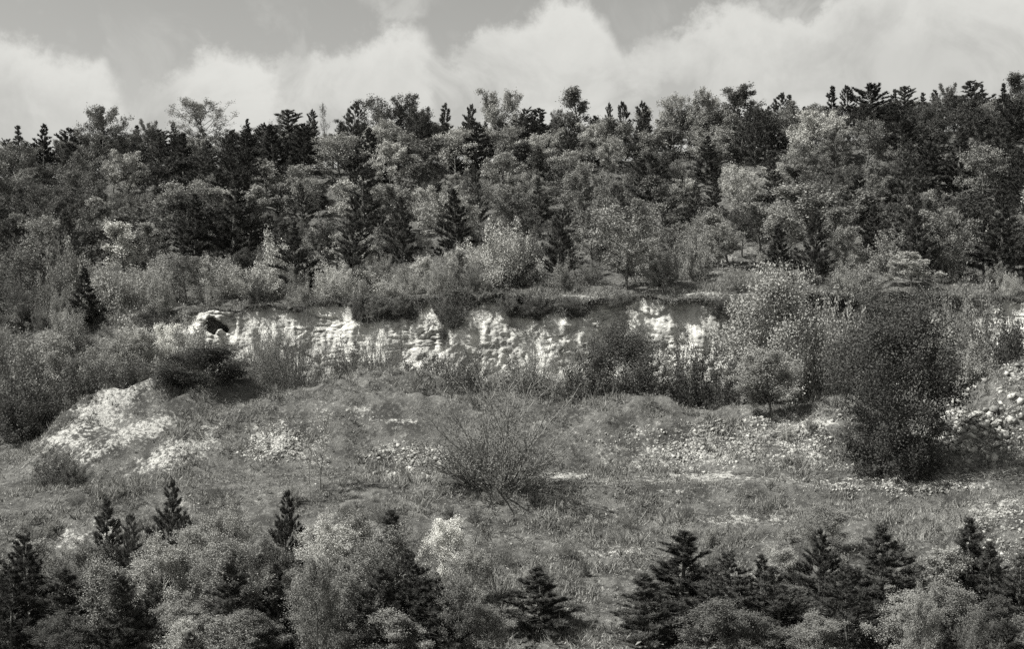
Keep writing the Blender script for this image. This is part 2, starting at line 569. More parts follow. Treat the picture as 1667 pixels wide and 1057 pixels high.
ds = np.concatenate([np.linspace(1, 40, 40, endpoint=False), np.linspace(40, 90, 250, endpoint=False),
                     np.linspace(90, 155, 110, endpoint=False), np.linspace(155, 420, 30)])
ss = np.linspace(-0.78, 0.78, 560)
D, S = np.meshgrid(ds, ss, indexing='ij')
X = S * (D + 25)
Z = ground_z(X, D)
XP = px_of(X, D); VP = HOR - F * Z / D
bare = bare_mask(XP, VP, D)
wood = sstep(87, 92, D) * np.where((XP > 1120) & (XP < 1240) & (D < 110), 0.3, 0.75)
wood = np.maximum(wood, (1 - sstep(40, 47, D)) * 0.6)
Z = Z + bare * 0.10 * fbm(X / 0.5, D / 0.5, 2, 2)
nr, nc = D.shape
idx = np.arange(nr * nc).reshape(nr, nc)
quads = np.stack([idx[:-1, :-1], idx[:-1, 1:], idx[1:, 1:], idx[1:, :-1]], -1).reshape(-1, 4)
gme = build_mesh('hillside', np.stack([X, D, Z], -1).reshape(-1, 3), quads, mats=[M['ground']], smooth=True,
                 attrs={'bare': bare.ravel(), 'wood': wood.ravel()})
go = obj('hillside', gme)
tag(go, 'grassy chalk hillside with terraces, worn banks and a track', 'hillside', kind='structure')

# ------------------------------------------------------------------ the quarry cliff
def cliff_base_d(x):
    return 80.9 + 0.9 * fbm(x / 120.0, x * 0 + 3.3, 4, 3)


def cliff_top_v(x):
    return np.interp(x, XS, vK)


cx = np.arange(236, 1730, 2.0)
ct = np.linspace(0, 1, 110)
CT, CXX = np.meshgrid(ct, cx, indexing='ij')
bd = cliff_base_d(CXX)
Xb = wx(CXX, bd)
zb = ground_z(Xb, bd) - 0.25
ztop = zv(83.3, cliff_top_v(CXX)) + 0.5 * fbm(CXX / 34.0, CXX * 0, 6, 4) + 0.05
hgt = ztop - zb
# profile: steep face, slight undercut below the turf, then a rounded turf lip running back
tt = np.clip(CT / 0.86, 0, 1)
face_d = bd + 1.9 * tt ** 0.9 + 0.35 * fbm(CXX / 60, tt * 3, 8, 2)
face_z = zb + hgt * tt
lip = np.clip((CT - 0.86) / 0.14, 0, 1)
lipk = np.interp(CXX, [236, 330, 560, 590, 680, 700, 800, 820, 1200, 1260, 1540, 1580, 1730], [.3, .1, .1, .35, .35, .15, .2, .5, .55, .3, .2, .4, .4])
lip_out = np.sin(np.clip(lip / 0.45, 0, 1) * PI / 2) * np.clip(.7 * lipk + 0.9 * fbm(CXX / 14, CXX * 0 + 8, 9, 4, .6), .0, 1) * (lip > 0)
back = sstep(0.45, 1.0, lip)
P_d = face_d - lip_out * (1 - back) + back * 2.6
P_z = face_z + 0.14 * np.sin(np.clip(lip, 0, .5) * PI)


def cells(u, v, seed):
    """angular blocks: each cell of a jittered lattice has its own depth; returns depth and distance to the joint"""
    rr = np.random.default_rng(seed)
    J = rr.random((64, 64, 3))
    iu, iv = np.floor(u).astype(int), np.floor(v).astype(int)
    b1 = np.full(u.shape, 9.0); b2 = np.full(u.shape, 9.0); val = np.zeros(u.shape)
    for a_ in (-1, 0, 1):
        for c_ in (-1, 0, 1):
            j = J[(iu + a_) & 63, (iv + c_) & 63]
            dd = np.hypot(iu + a_ + j[..., 0] - u, iv + c_ + j[..., 1] - v)
            nb_ = dd < b1
            b2 = np.where(nb_, b1, np.minimum(b2, dd)); val = np.where(nb_, j[..., 2], val); b1 = np.where(nb_, dd, b1)
    return val - .5, b2 - b1


# rock relief: beds, blocks and joints
X0 = wx(CXX, P_d)
rock = np.where(lip > 0, 0.0, 1.0) * sstep(0, 0.06, CT)
wu = 0.22 * fbm(X0 / 1.3, P_z / 1.3, 5, 3); wv = 0.14 * fbm(X0 / 1.7 + 31, P_z / 1.1, 2, 3)
c1, e1 = cells((X0 + wu) / 2.3, (P_z + wv) / 1.1, 1)
c2, e2 = cells((X0 + wu) / 0.7, (P_z + wv) / 0.5, 2)
c3, e3 = cells((X0 + wu) / 0.34, (P_z + wv) / 0.2, 3)
fine = fbm(X0 / 0.35, P_z / 0.3, 1, 3, .6)
but = fbm(X0 / 3.4, P_z / 8.0 + 40, 7, 3)
talus = 1 - sstep(.12, .42, tt + .35 * fbm(CXX / 45, CXX * 0, 3, 2))
flute = fbm(X0 / 0.9 + .4 * fbm(X0 / 2, P_z / 2, 1, 2), P_z / 3.2 + 7, 6, 4, .55)
bed = fbm(X0 / 3.0, P_z / 0.33 + 60, 2, 3, .6)
gate = sstep(-.05, .25, fbm(X0 / 2.5, P_z / 1.4, 9, 2))
crack = np.clip(.05 - np.abs(fbm(X0 / 2.4 + 5, P_z / 0.75, 11, 3)), 0, .05) * 7 * gate
dis = rock * (0.20 * c1 + 0.15 * gate * c2 + 0.09 * gate * c3 + 0.12 * fine + 1.3 * but + .36 * flute + .05 * bed - .6 * crack)
dis = dis * (1 - .75 * talus) + talus * rock * .22 * fine
P_d = P_d - dis
# the hollow
vv = HOR - F * P_z / P_d
hole = np.hypot((CXX - 354 + 16 * fbm(CXX / 13, vv / 13, 2, 3)) / 18.0, (vv - 531 - (CXX - 354) * .25 + 20 * fbm(CXX / 15, vv / 15, 4, 3)) / 12.5)
P_d = P_d + 2.3 * (1 - sstep(0.72, 1.08, hole))
P_d[-1] += 0.6; P_z[-1] = ground_z(wx(CXX[-1], P_d[-1]), P_d[-1]) - 0.3
# the ends run into the slope
endf = sstep(236, 300, CXX)
P_d = P_d + (1 - endf) * 2.6
# turf cover: the lip, broken tongues hanging below it, whole right-hand stretch mostly overgrown
tong = 0.25 + 0.9 * fbm(CXX / 55, CXX * 0 + 2, 11, 3)
cover = np.interp(CXX, [236, 300, 330, 420, 480, 560, 600, 670, 700, 720, 745, 770, 800, 830, 940, 980, 1040, 1070, 1140, 1185, 1260, 1480, 1520, 1560, 1620, 1730],
                  [.8, .20, .03, .05, .06, .16, .34, .34, .14, .45, .45, .10, .14, .34, .26, .16, .12, .05, .06, .30, .90, .85, .25, .5, .15, .15])
turf = sstep(1.12 - cover * 1.0 - 0.10, 1.12 - cover * 1.0 + 0.10, tt + 0.25 * (tong - .25)) * (cover > 0.02)
turf = np.maximum(turf, (lip > 0) * 1.0)
nr2, nc2 = CXX.shape
idx = np.arange(nr2 * nc2).reshape(nr2, nc2)
quads = np.stack([idx[:-1, :-1], idx[:-1, 1:], idx[1:, 1:], idx[1:, :-1]], -1).reshape(-1, 4)
lipmask = (lip[:-1, :-1].ravel() > 0)
CV = np.stack([wx(CXX, P_d), P_d, P_z], -1).reshape(-1, 3)
cliff = obj('cliff', build_mesh('cliff', CV, quads, mats=[M['chalk']], smooth=False, attrs={'turf': turf.ravel()}))
tag(cliff, 'pale chalk quarry cliff with a dark hollow and turf hanging over its rim', 'cliff', kind='structure')
CLIFF_D, CLIFF_Z, CLIFF_T = P_d, P_z, turf


# ------------------------------------------------------------------ plant generators
class Acc:
    def __init__(s):
        s.v = []; s.q = []; s.t = []; s.n = 0

    def tube(s, pts, r0, r1, sides=3):
        pts = np.asarray(pts); n = len(pts)
        ax = pts[-1] - pts[0]
        ax = ax / (np.linalg.norm(ax) + 1e-9)
        ref = np.array((0, 0, 1.)) if abs(ax[2]) < .8 else np.array((1., 0, 0))
        a = np.cross(ax, ref); a /= np.linalg.norm(a); b = np.cross(ax, a)
        rr = np.linspace(r0, r1, n)
        th = np.arange(sides) * 2 * PI / sides
        ring = np.cos(th)[:, None] * a + np.sin(th)[:, None] * b
        s.v.append((pts[:, None, :] + rr[:, None, None] * ring[None]).reshape(-1, 3))
        i = np.arange(n - 1)[:, None] * sides + np.arange(sides)[None]
        j = np.arange(n - 1)[:, None] * sides + (np.arange(sides)[None] + 1) % sides
        s.q.append(np.stack([i, j, j + sides, i + sides], -1).reshape(-1, 4) + s.n)
        s.n += n * sides

    def quads(s, v4):
        n = len(v4)
        s.v.append(v4.reshape(-1, 3))
        s.q.append(np.arange(n * 4).reshape(n, 4) + s.n)
        s.n += n * 4

    def tris(s, v3):
        n = len(v3)
        s.v.append(v3.reshape(-1, 3))
        s.t.append(np.arange(n * 3).reshape(n, 3) + s.n)
        s.n += n * 3

    def mesh(s, name, mat, smooth=False):
        return build_mesh(name, np.concatenate(s.v), np.concatenate(s.q) if s.q else None,
                          np.concatenate(s.t) if s.t else None, mats=[mat], smooth=smooth)


def unit(v):
    v = np.asarray(v, float)
    return v / (np.linalg.norm(v, axis=-1, keepdims=True) + 1e-9)


def path(rg, p, d, L, n, up=0.0, wig=0.12):
    pts = [np.array(p, float)]
    d = unit(d)
    st = L / (n - 1)
    for i in range(n - 1):
        d = unit(d + np.array((0, 0, up)) / (n - 1) + rg.normal(0, wig, 3))
        pts.append(pts[-1] + d * st)
    return np.array(pts)


def leaves(acc, rg, pts, n, size, spread, flat=0.35):
    pts = np.asarray(pts)
    c = pts[rg.integers(0, len(pts), n)] + rg.normal(0, spread, (n, 3))
    nrm = unit(rg.normal(0, 1, (n, 3)) + np.array((0, 0, flat)))
    a = unit(np.cross(nrm, rg.normal(0, 1, (n, 3))))
    b = np.cross(nrm, a)
    s = size * rg.uniform(0.55, 1.35, (n, 1))
    v = np.stack([c - a * s * .6, c + b * s * .36 - a * s * .05, c + a * s * .6, c - b * s * .36 - a * s * .05], 1)
    acc.quads(v)


def at_frac(pts, f):
    k = f * (len(pts) - 1)
    i = min(int(k), len(pts) - 2)
    return pts[i] + (pts[i + 1] - pts[i]) * (k - i), unit(pts[i + 1] - pts[i])


def side_dir(rg, d, ang):
    r = unit(np.cross(d, rg.normal(0, 1, 3)))
    return d * math.cos(ang) + r * math.sin(ang)


def make_broadleaf(seed, H, W, base, nlimb, nleaf, leaf, upright=0.55, wig=0.1, spread=0.12, tips=0.55, rtrunk=0.016, droop=0.0, prof=(.55, .75)):
    rg = np.random.default_rng(seed)
    wd = Acc(); fo = Acc()
    tr = path(rg, (0, 0, -0.3), (0, 0, 1), H * 0.93 + .3, 9, 0.2, 0.05)
    wd.tube(tr, H * rtrunk, H * rtrunk * 0.2, 5)
    tw = []
    az = rg.uniform(0, 6)
    for i in range(nlimb):
        t = base + (0.95 - base) * ((i + rg.uniform(0, 1)) / nlimb) ** 0.9
        p, dd = at_frac(tr, min(t * 0.97, 0.98))
        az += 2.4 + rg.normal(0, .3)
        e = upright * (0.5 + 0.6 * t) * PI / 2 + rg.normal(0, .1)
        k = (t - base) / (1 - base)
        L = W / 2 * (prof[0] + prof[1] * math.sin(PI * min(1, k * 0.75 + 0.22))) * rg.uniform(.7, 1.15)
        d = np.array((math.cos(az) * math.cos(e), math.sin(az) * math.cos(e), math.sin(e)))
        lp = path(rg, p, d, L, 6, 0.5 - droop, wig)
        wd.tube(lp, H * rtrunk * 0.42 * (1.1 - .5 * t), H * 0.0016, 4)
        nb = int(5 + 4 * rg.random())
        for j in range(nb):
            f = 0.25 + 0.75 * (j + rg.random()) / nb
            q, qd = at_frac(lp, min(f, .99))
            bd_ = side_dir(rg, qd, rg.uniform(.45, 1.0)); bd_[2] += 0.25 - droop
            BL = L * rg.uniform(.28, .5) * (1.15 - .5 * f)
            bp = path(rg, q, bd_, BL, 5, 0.25 - droop * 1.5, wig * 1.3)
            wd.tube(bp, H * 0.0022, H * 0.0010, 3)
            for m in range(4):
                f2 = rg.uniform(.3, 1)
                r_, rd = at_frac(bp, min(f2, .99))
                sd = side_dir(rg, rd, rg.uniform(.4, .9)); sd[2] += .15 - droop
                sp = path(rg, r_, sd, BL * rg.uniform(.3, .6), 4, .1 - droop * 2, wig * 1.4)
                wd.tube(sp, H * 0.0012, H * 0.0006, 3)
                tw.append(sp[1:])
            tw.append(bp[2:])
    P = np.concatenate(tw)
    leaves(fo, rg, P, int(nleaf * (1 - tips)), leaf, spread)
    # dense clumps
    cl = P[rg.integers(0, len(P), max(10, int(nleaf * tips / 45)))]
    leaves(fo, rg, cl, int(nleaf * tips), leaf, spread * 1.15)
    return wd, fo


def make_shrub(seed, H, W, nstem, nleaf, leaf, twigs=9, spread=0.1, stiff=0.08, low=0.25, side=0.3, ball=0.0, up=.18):
    rg = np.random.default_rng(seed)
    wd = Acc(); fo = Acc(); tw = []
    for i in range(nstem):
        az = i * 2.399 + rg.normal(0, .3)
        k = ((i + .5) / nstem) ** .72              # 0 centre, 1 rim
        e = PI / 2 - k * (PI / 2 - low) * rg.uniform(.75, 1.1)
        R = 1 / math.sqrt((math.cos(e) / (W / 2)) ** 2 + (math.sin(e) / H) ** 2)
        a_, b_ = W / 2 * 1.05, H / 2
        Rb = 2 * (math.sin(e) / b_) / ((math.cos(e) / a_) ** 2 + (math.sin(e) / b_) ** 2)
        R = (R * (1 - ball) + Rb * ball) * rg.choice((.7, .85, .97, 1.05)) * rg.uniform(.92, 1.06) * (1.12 - .12 * k)
        R = max(R, .2 * H)
        p = (math.cos(az) * k * W * .07, math.sin(az) * k * W * .07, -0.15)
        d = (math.cos(az) * math.cos(e), math.sin(az) * math.cos(e), math.sin(e))
        sp = path(rg, p, d, R, 7, up, stiff)
        wd.tube(sp, 0.0062 * H * rg.uniform(.7, 1.3), 0.0018 * H, 3)
        for j in range(twigs):
            f = .22 + .78 * (j + rg.random()) / twigs
            q, qd = at_frac(sp, min(f, .99))
            bd_ = side_dir(rg, qd, rg.uniform(.3, .75)); bd_[2] += .2
            BL = R * rg.uniform(.5, 1.1) * side * (1.2 - .6 * f)
            bp = path(rg, q, bd_, BL, 4, .2, stiff * 1.3)
            wd.tube(bp, 0.0027 * H, 0.0012 * H, 3)
            tw.append(bp[1:])
            if rg.random() < .6:
                q2, qd2 = at_frac(bp, rg.uniform(.3, .8))
                b2 = path(rg, q2, side_dir(rg, qd2, .6), BL * .5, 3, .2, stiff)
                wd.tube(b2, 0.0014 * H, 0.0007 * H, 3)
                tw.append(b2)
        tw.append(sp[4:])
    P = np.concatenate(tw)
    leaves(fo, rg, P, nleaf, leaf, spread)
    return wd, fo


def make_pine(seed, H, W, base=0.04, shape=0.85, round_=0.0, gap=0.42, ntuft=12, needle=0.2, nw=0.030, per=9, ragged=0.2):
    rg = np.random.default_rng(seed)
    wd = Acc(); fo = Acc()
    tr = path(rg, (0, 0, -0.3), (0, 0, 1), H * 0.97 + .3, 9, 0.4, 0.02)
    wd.tube(tr, H * .014, H * .003, 5)
    tips_p = []; tips_d = []; tips_l = []
    nbr = int(H * (1 - base) / gap * 6.6)
    az = 0
    lob = rg.uniform(0, 6.28, 3); la = rg.uniform(.05, ragged, 3)
    for i in range(nbr):
        t = base + (0.97 - base) * ((i + rg.uniform(-1.5, 1.5)) / nbr)
        t = min(.97, max(base, t))
        k = (t - base) / (1 - base)
        cone = (1 - k) ** (shape + .25 * k) * (0.70 + .30 * min(1, k / .2))
        rnd = math.sqrt(max(0.02, 1 - (2 * k - 0.85) ** 2 * .95)) if k < .97 else .1
        prof = cone * (1 - round_) + rnd * round_
        az += 2.4 + rg.normal(0, .35)
        lvl = 1 + la[0] * math.sin(az + lob[0]) + la[1] * math.sin(2 * az + lob[1] + 5 * k) + la[2] * math.sin(9 * k + lob[2])
        L = max(.05, W / 2 * prof * lvl * rg.choice((.5, .8, 1.0, 1.12)) * rg.uniform(.8, 1.12))
        e = 0.02 + 0.55 * k + rg.normal(0, .16)
        p, _ = at_frac(tr, min(.99, (t * H + .3) / (H * .97 + .3)))
        d = np.array((math.cos(az) * math.cos(e), math.sin(az) * math.cos(e), math.sin(e)))
        bp = path(rg, p, d, L, 6, .55, .09); q0 = len(tips_l)
        wd.tube(bp, .0040 * H * (1.1 - .7 * k), .0014 * H, 3)
        ntw = max(2, int(ntuft * (L / (W / 2)) ** .8))
        for m in range(ntw):
            f = .25 + .75 * (m + rg.random()) / ntw
            q, qd = at_frac(bp, min(.99, f))
            sd = side_dir(rg, qd, rg.uniform(.4, 1.0)); sd[2] = sd[2] * .6 + .5
            sl_ = (0.10 + .20 * L * (1.1 - f)) * rg.uniform(.6, 1.3)
            sp = path(rg, q, sd, sl_, 3, .7, .08)
            wd.tube(sp, .0018 * H, .001 * H, 3)
            for h in (.35, .7, 1.0):
                qq, qqd = at_frac(sp, min(h, .99))
                tips_p.append(qq); tips_d.append(qqd); tips_l.append(.8 if h < 1 else 1.15)
        for h in (.55, .8, .99):
            qq, qqd = at_frac(bp, h)
            tips_p.append(qq); tips_d.append(qqd); tips_l.append(1.1)
        for j_ in range(q0, len(tips_l)):
            tips_l[j_] *= 1.0 - .5 * k
    for h in np.linspace(.86, 1.0, 6):
        qq, qqd = at_frac(tr, min(h, .995))
        tips_p.append(qq); tips_d.append(qqd); tips_l.append(.55)
    P = np.array(tips_p); Dn = np.array(tips_d); Ls = np.array(tips_l)
    P = np.repeat(P, per, 0); Dn = np.repeat(Dn, per, 0); Ls = np.repeat(Ls, per, 0)
    n = len(P)
    nd_ = unit(Dn * .8 + rg.normal(0, .55, (n, 3)) + np.array((0, 0, .3)))
    ln = (needle * Ls * rg.uniform(.6, 1.2, n))[:, None]
    sd = unit(np.cross(nd_, rg.normal(0, 1, (n, 3))))
    P = P + rg.normal(0, .02, (n, 3))
    fo.tris(np.stack([P - sd * nw * .5, P + sd * nw * .5, P + nd_ * ln], 1))
    return wd, fo


class Proto:
    def __init__(s, kind, wd, fo, H, W, wname='trunk', fname='crown'):
        s.kind, s.H, s.W = kind, H, W
        s.wn, s.fn = wname, fname
        s.wm = wd.mesh(kind + '_wood', M['bark'], True)
        s.fm = fo.mesh(kind + '_foliage', M['leaf_mid'])
        V = np.concatenate(fo.v)
        s.H = float(np.percentile(V[:, 2], 96.8 if wname == 'stems' else (99.3 if 'pine' in kind else 98.2)))
        r = np.hypot(V[:, 0], V[:, 1])
        s.W = 2 * float(np.percentile(r, 95))


PR = {}
PR['pine'] = [Proto('pine', *make_pine(100 + i, 6.0, w, gap=gp, needle=.21, nw=.036, per=11, shape=sh, ragged=rgd), 6.0, w)
              for i, (w, gp, sh, rgd) in enumerate([(3.4, .40, .68, .2), (3.0, .42, .82, .28), (3.9, .40, .58, .3), (2.8, .40, .72, .35)])]
PR['oldpine'] = [Proto('oldpine', *make_pine(120 + i, 7.0, w, base=b, round_=.75, gap=.42, needle=.23, nw=.040, per=11, ragged=.35), 7.0, w)
                 for i, (w, b) in enumerate([(3.2, .22), (3.8, .28), (2.7, .18)])]
PR['nearpine'] = [Proto('nearpine', *make_pine(140 + i, 5.0, w, gap=.34, needle=.19, nw=.022, per=15, ntuft=12, shape=sh, ragged=rgd), 5.0, w)
                  for i, (w, sh, rgd) in enumerate([(3.3, .55, .2), (2.6, .68, .22), (3.8, .5, .3)])]
PR['broad'] = [Proto('broad', *make_broadleaf(200 + i, 7.0, w, b, nl, lf, sz, up, .12, .13), 7.0, w)
               for i, (w, b, nl, lf, sz, up) in enumerate([(4.2, .16, 18, 12000, .125, .5), (5.2, .2, 20, 15000, .125, .45), (3.4, .2, 16, 9000, .12, .7),
                                                          (4.6, .1, 20, 7000, .11, .6), (5.0, .15, 20, 15000, .125, .55), (3.0, .12, 15, 8000, .12, .75)])]
PR['birch'] = [Proto('birch', *make_broadleaf(230 + i, 8.0, w, .3, 20, 11000, .09, .62, .12, .12, .5, .013, .12), 8.0, w)
               for i, w in enumerate((4.2, 5.4))]
PR['nearbroad'] = [Proto('nearbroad', *make_broadleaf(250 + i, 5.5, w, .18, nl, lf, .062, .6, .13, .11, .45, .010), 5.5, w)
                   for i, (w, nl, lf) in enumerate([(3.4, 22, 26000), (2.8, 19, 18000), (4.0, 24, 25000)])]
PR['bush'] = [Proto('bush', *make_shrub(300 + i, 3.0, w, ns, lf, sz, 10, .12, .13, .2, .34, .55, .05), 3.0, w, 'stems', 'foliage')
              for i, (w, ns, lf, sz) in enumerate([(3.6, 28, 12000, .09), (4.4, 32, 15000, .09), (3.0, 24, 9500, .085), (4.0, 32, 12000, .085)])]
PR['twig'] = [Proto('twig', *make_shrub(330 + i, 4.0, w, ns, lf, .046, 13, .08, .12, .35, .34, .25, .2), 4.0, w, 'stems', 'foliage')
              for i, (w, ns, lf) in enumerate([(4.6, 60, 8000), (3.4, 46, 6000), (3.8, 50, 9000)])]
PR['bigshrub'] = [Proto('bigshrub', *make_broadleaf(350 + i, 6.0, w, .05, nl, lf, .10, .46, .14, .24, .4, .010, 0.0, (.40, .85)), 6.0, w, 'stems', 'foliage')
                  for i, (w, nl, lf) in enumerate([(6.2, 36, 40000), (5.8, 34, 38000)])]
PR['feather'] = [Proto('feather', *make_broadleaf(390 + i, 5.0, w, .12, 26, lf, .048, .82, .1, .08, .15, .009), 5.0, w)
                 for i, (w, lf) in enumerate([(2.8, 9000), (3.4, 12000)])]
PR['sapling'] = [Proto('sapling', *make_broadleaf(370, 4.0, 1.8, .25, 12, 900, .06, .75, .12, .07, .2, .008), 4.0, 1.8)]

NAMES = {'pine': 'pine_tree', 'oldpine': 'pine_tree', 'nearpine': 'pine_tree', 'broad': 'broadleaf_tree', 'birch': 'birch_tree',
         'nearbroad': 'broadleaf_tree', 'bush': 'bush', 'twig': 'bush', 'bigshrub': 'bush', 'sapling': 'sapling', 'feather': 'broadleaf_tree'}
CATS = {'pine_tree': 'pine', 'broadleaf_tree': 'tree', 'birch_tree': 'birch', 'bush': 'bush', 'sapling': 'sapling'}
PLANTS = []


def plant(kind, X, d, height, width=None, leafm='leaf_mid', bark='bark', var=None, label=None, group=None, rz=None, z=None, tilt=0.0):
    ps = PR[kind]
    p = ps[var if var is not None else random.randrange(len(ps))]
    zz = float(ground_z(X, d)) if z is None else z
    nm = NAMES[kind]
    root = bpy.data.objects.new(nm, None)
    COL.objects.link(root)
    root.empty_display_size = 0.3
    root.location = (X, d, zz)
    sz = height / p.H
    sw = (width / p.W) if width else sz * random.uniform(.85, 1.15)
    root.scale = (sw, sw, sz)
    root.rotation_euler = (random.gauss(0, .03) + tilt, random.gauss(0, .03), rz if rz is not None else random.uniform(0, 6.28))
    for pn, me, mt in ((p.wn, p.wm, bark), (p.fn, p.fm, leafm)):
        o = bpy.data.objects.new(pn, me)
        COL.objects.link(o)
        o.parent = root
        o.material_slots[0].link = 'OBJECT'
        o.material_slots[0].material = M[mt]
    root['category'] = CATS[nm]
    if label: root['label'] = label
    if group: root['group'] = group
    xp = px_of(X, d)
    PLANTS.append(dict(o=root, kind=nm, xp=xp, d=d, h=height, leaf=leafm, label=label, vt=HOR - F * (zz + height) / d))
    return root


def hill_d(x, v, lo=86.0, hi=150.0):
    d = np.linspace(lo, hi, 400)
    vv = HOR - F * ground_z(wx(x, d), d) / d
    i = int(np.argmin(np.abs(vv - v)))
    return float(d[i])


def put(kind, x, vtop, wpx, d=None, vbase=None, **kw):
    """a plant whose base stands on the ground at distance d (or where row vbase meets the hill) and whose top reaches row vtop"""
    if d is None:
        d = hill_d(x, vbase)
    X = wx(x, d)
    z = float(ground_z(X, d))
    h = max(.4, (HOR - vtop) / F * d - z)
    return plant(kind, X, d, h, wpx / F * d * 1.02, **kw)


# ------------------------------------------------------------------ trees one can tell apart on the skyline (x, top row, width, kind, tone)
SKYLINE = [
    (34, 206, 40, 'pine', 'needle'), (72, 203, 38, 'pine', 'needle'), (112, 210, 40, 'oldpine', 'needle'),
    (165, 175, 80, 'broad', 'leaf_mid'), (220, 205, 34, 'pine', 'needle'), (243, 200, 46, 'broad', 'leaf_mid'),
    (262, 212, 40, 'oldpine', 'needle'), (284, 201, 32, 'pine', 'needle'), (345, 163, 112, 'birch', 'leaf_mid'),
    (402, 194, 34, 'pine', 'needle'), (427, 200, 36, 'pine', 'needle'), (443, 186, 34, 'sapling', 'leaf_dark'),
    (476, 180, 62, 'oldpine', 'needle'), (505, 181, 34, 'pine', 'needle'), (531, 171, 26, 'sapling', 'leaf_dark'),
    (568, 164, 52, 'pine', 'needle'), (620, 165, 90, 'broad', 'leaf_dark'), (665, 160, 74, 'broad', 'leaf_dark'),
    (694, 180, 56, 'broad', 'leaf_dark'),
    (722, 169, 40, 'pine', 'needle'), (758, 171, 38, 'pine', 'needle'), (815, 149, 84, 'broad', 'leaf_mid'),
    (850, 178, 38, 'oldpine', 'needle'), (878, 178, 42, 'oldpine', 'needle'), (912, 182, 34, 'broad', 'leaf_mid'),
    (950, 150, 84, 'broad', 'leaf_mid'), (964, 190, 48, 'pine', 'needle'), (990, 170, 24, 'pine', 'needle'),
    (1019, 166, 36, 'pine', 'needle'), (1047, 167, 38, 'pine', 'needle'), (1098, 154, 64, 'broad', 'leaf_mid'),
    (1138, 149, 56, 'broad', 'leaf_mid'), (1161, 164, 46, 'pine', 'needle'), (1200, 142, 94, 'broad', 'leaf_dark'),
    (1221, 176, 34, 'oldpine', 'needle'), (1264, 152, 46, 'pine', 'needle'), (1292, 154, 36, 'pine', 'needle'),
    (1318, 178, 50, 'broad', 'leaf_mid'), (1350, 142, 38, 'pine', 'needle'), (1382, 140, 40, 'pine', 'needle'),
    (1420, 136, 56, 'oldpine', 'needle'), (1450, 146, 32, 'pine', 'needle'), (1478, 141, 46, 'oldpine', 'needle'),
    (1500, 152, 34, 'pine', 'needle'), (1521, 147, 36, 'pine', 'needle'), (1546, 140, 44, 'broad', 'leaf_dark'),
    (1585, 130, 50, 'oldpine', 'needle'), (1606, 138, 28, 'pine', 'needle'), (1632, 137, 36, 'pine', 'needle'),
    (1656, 124, 56, 'broad', 'leaf_dark'), (1700, 128, 50, 'oldpine', 'needle'),
]
for x, vt, w, k, lm in SKYLINE:
    if 'pine' in k: w *= 1.3
    put(k, x, vt, w, d=random.uniform(133, 142), leafm=lm, group='trees along the skyline', bark='bark_pale' if k == 'birch' else 'bark')

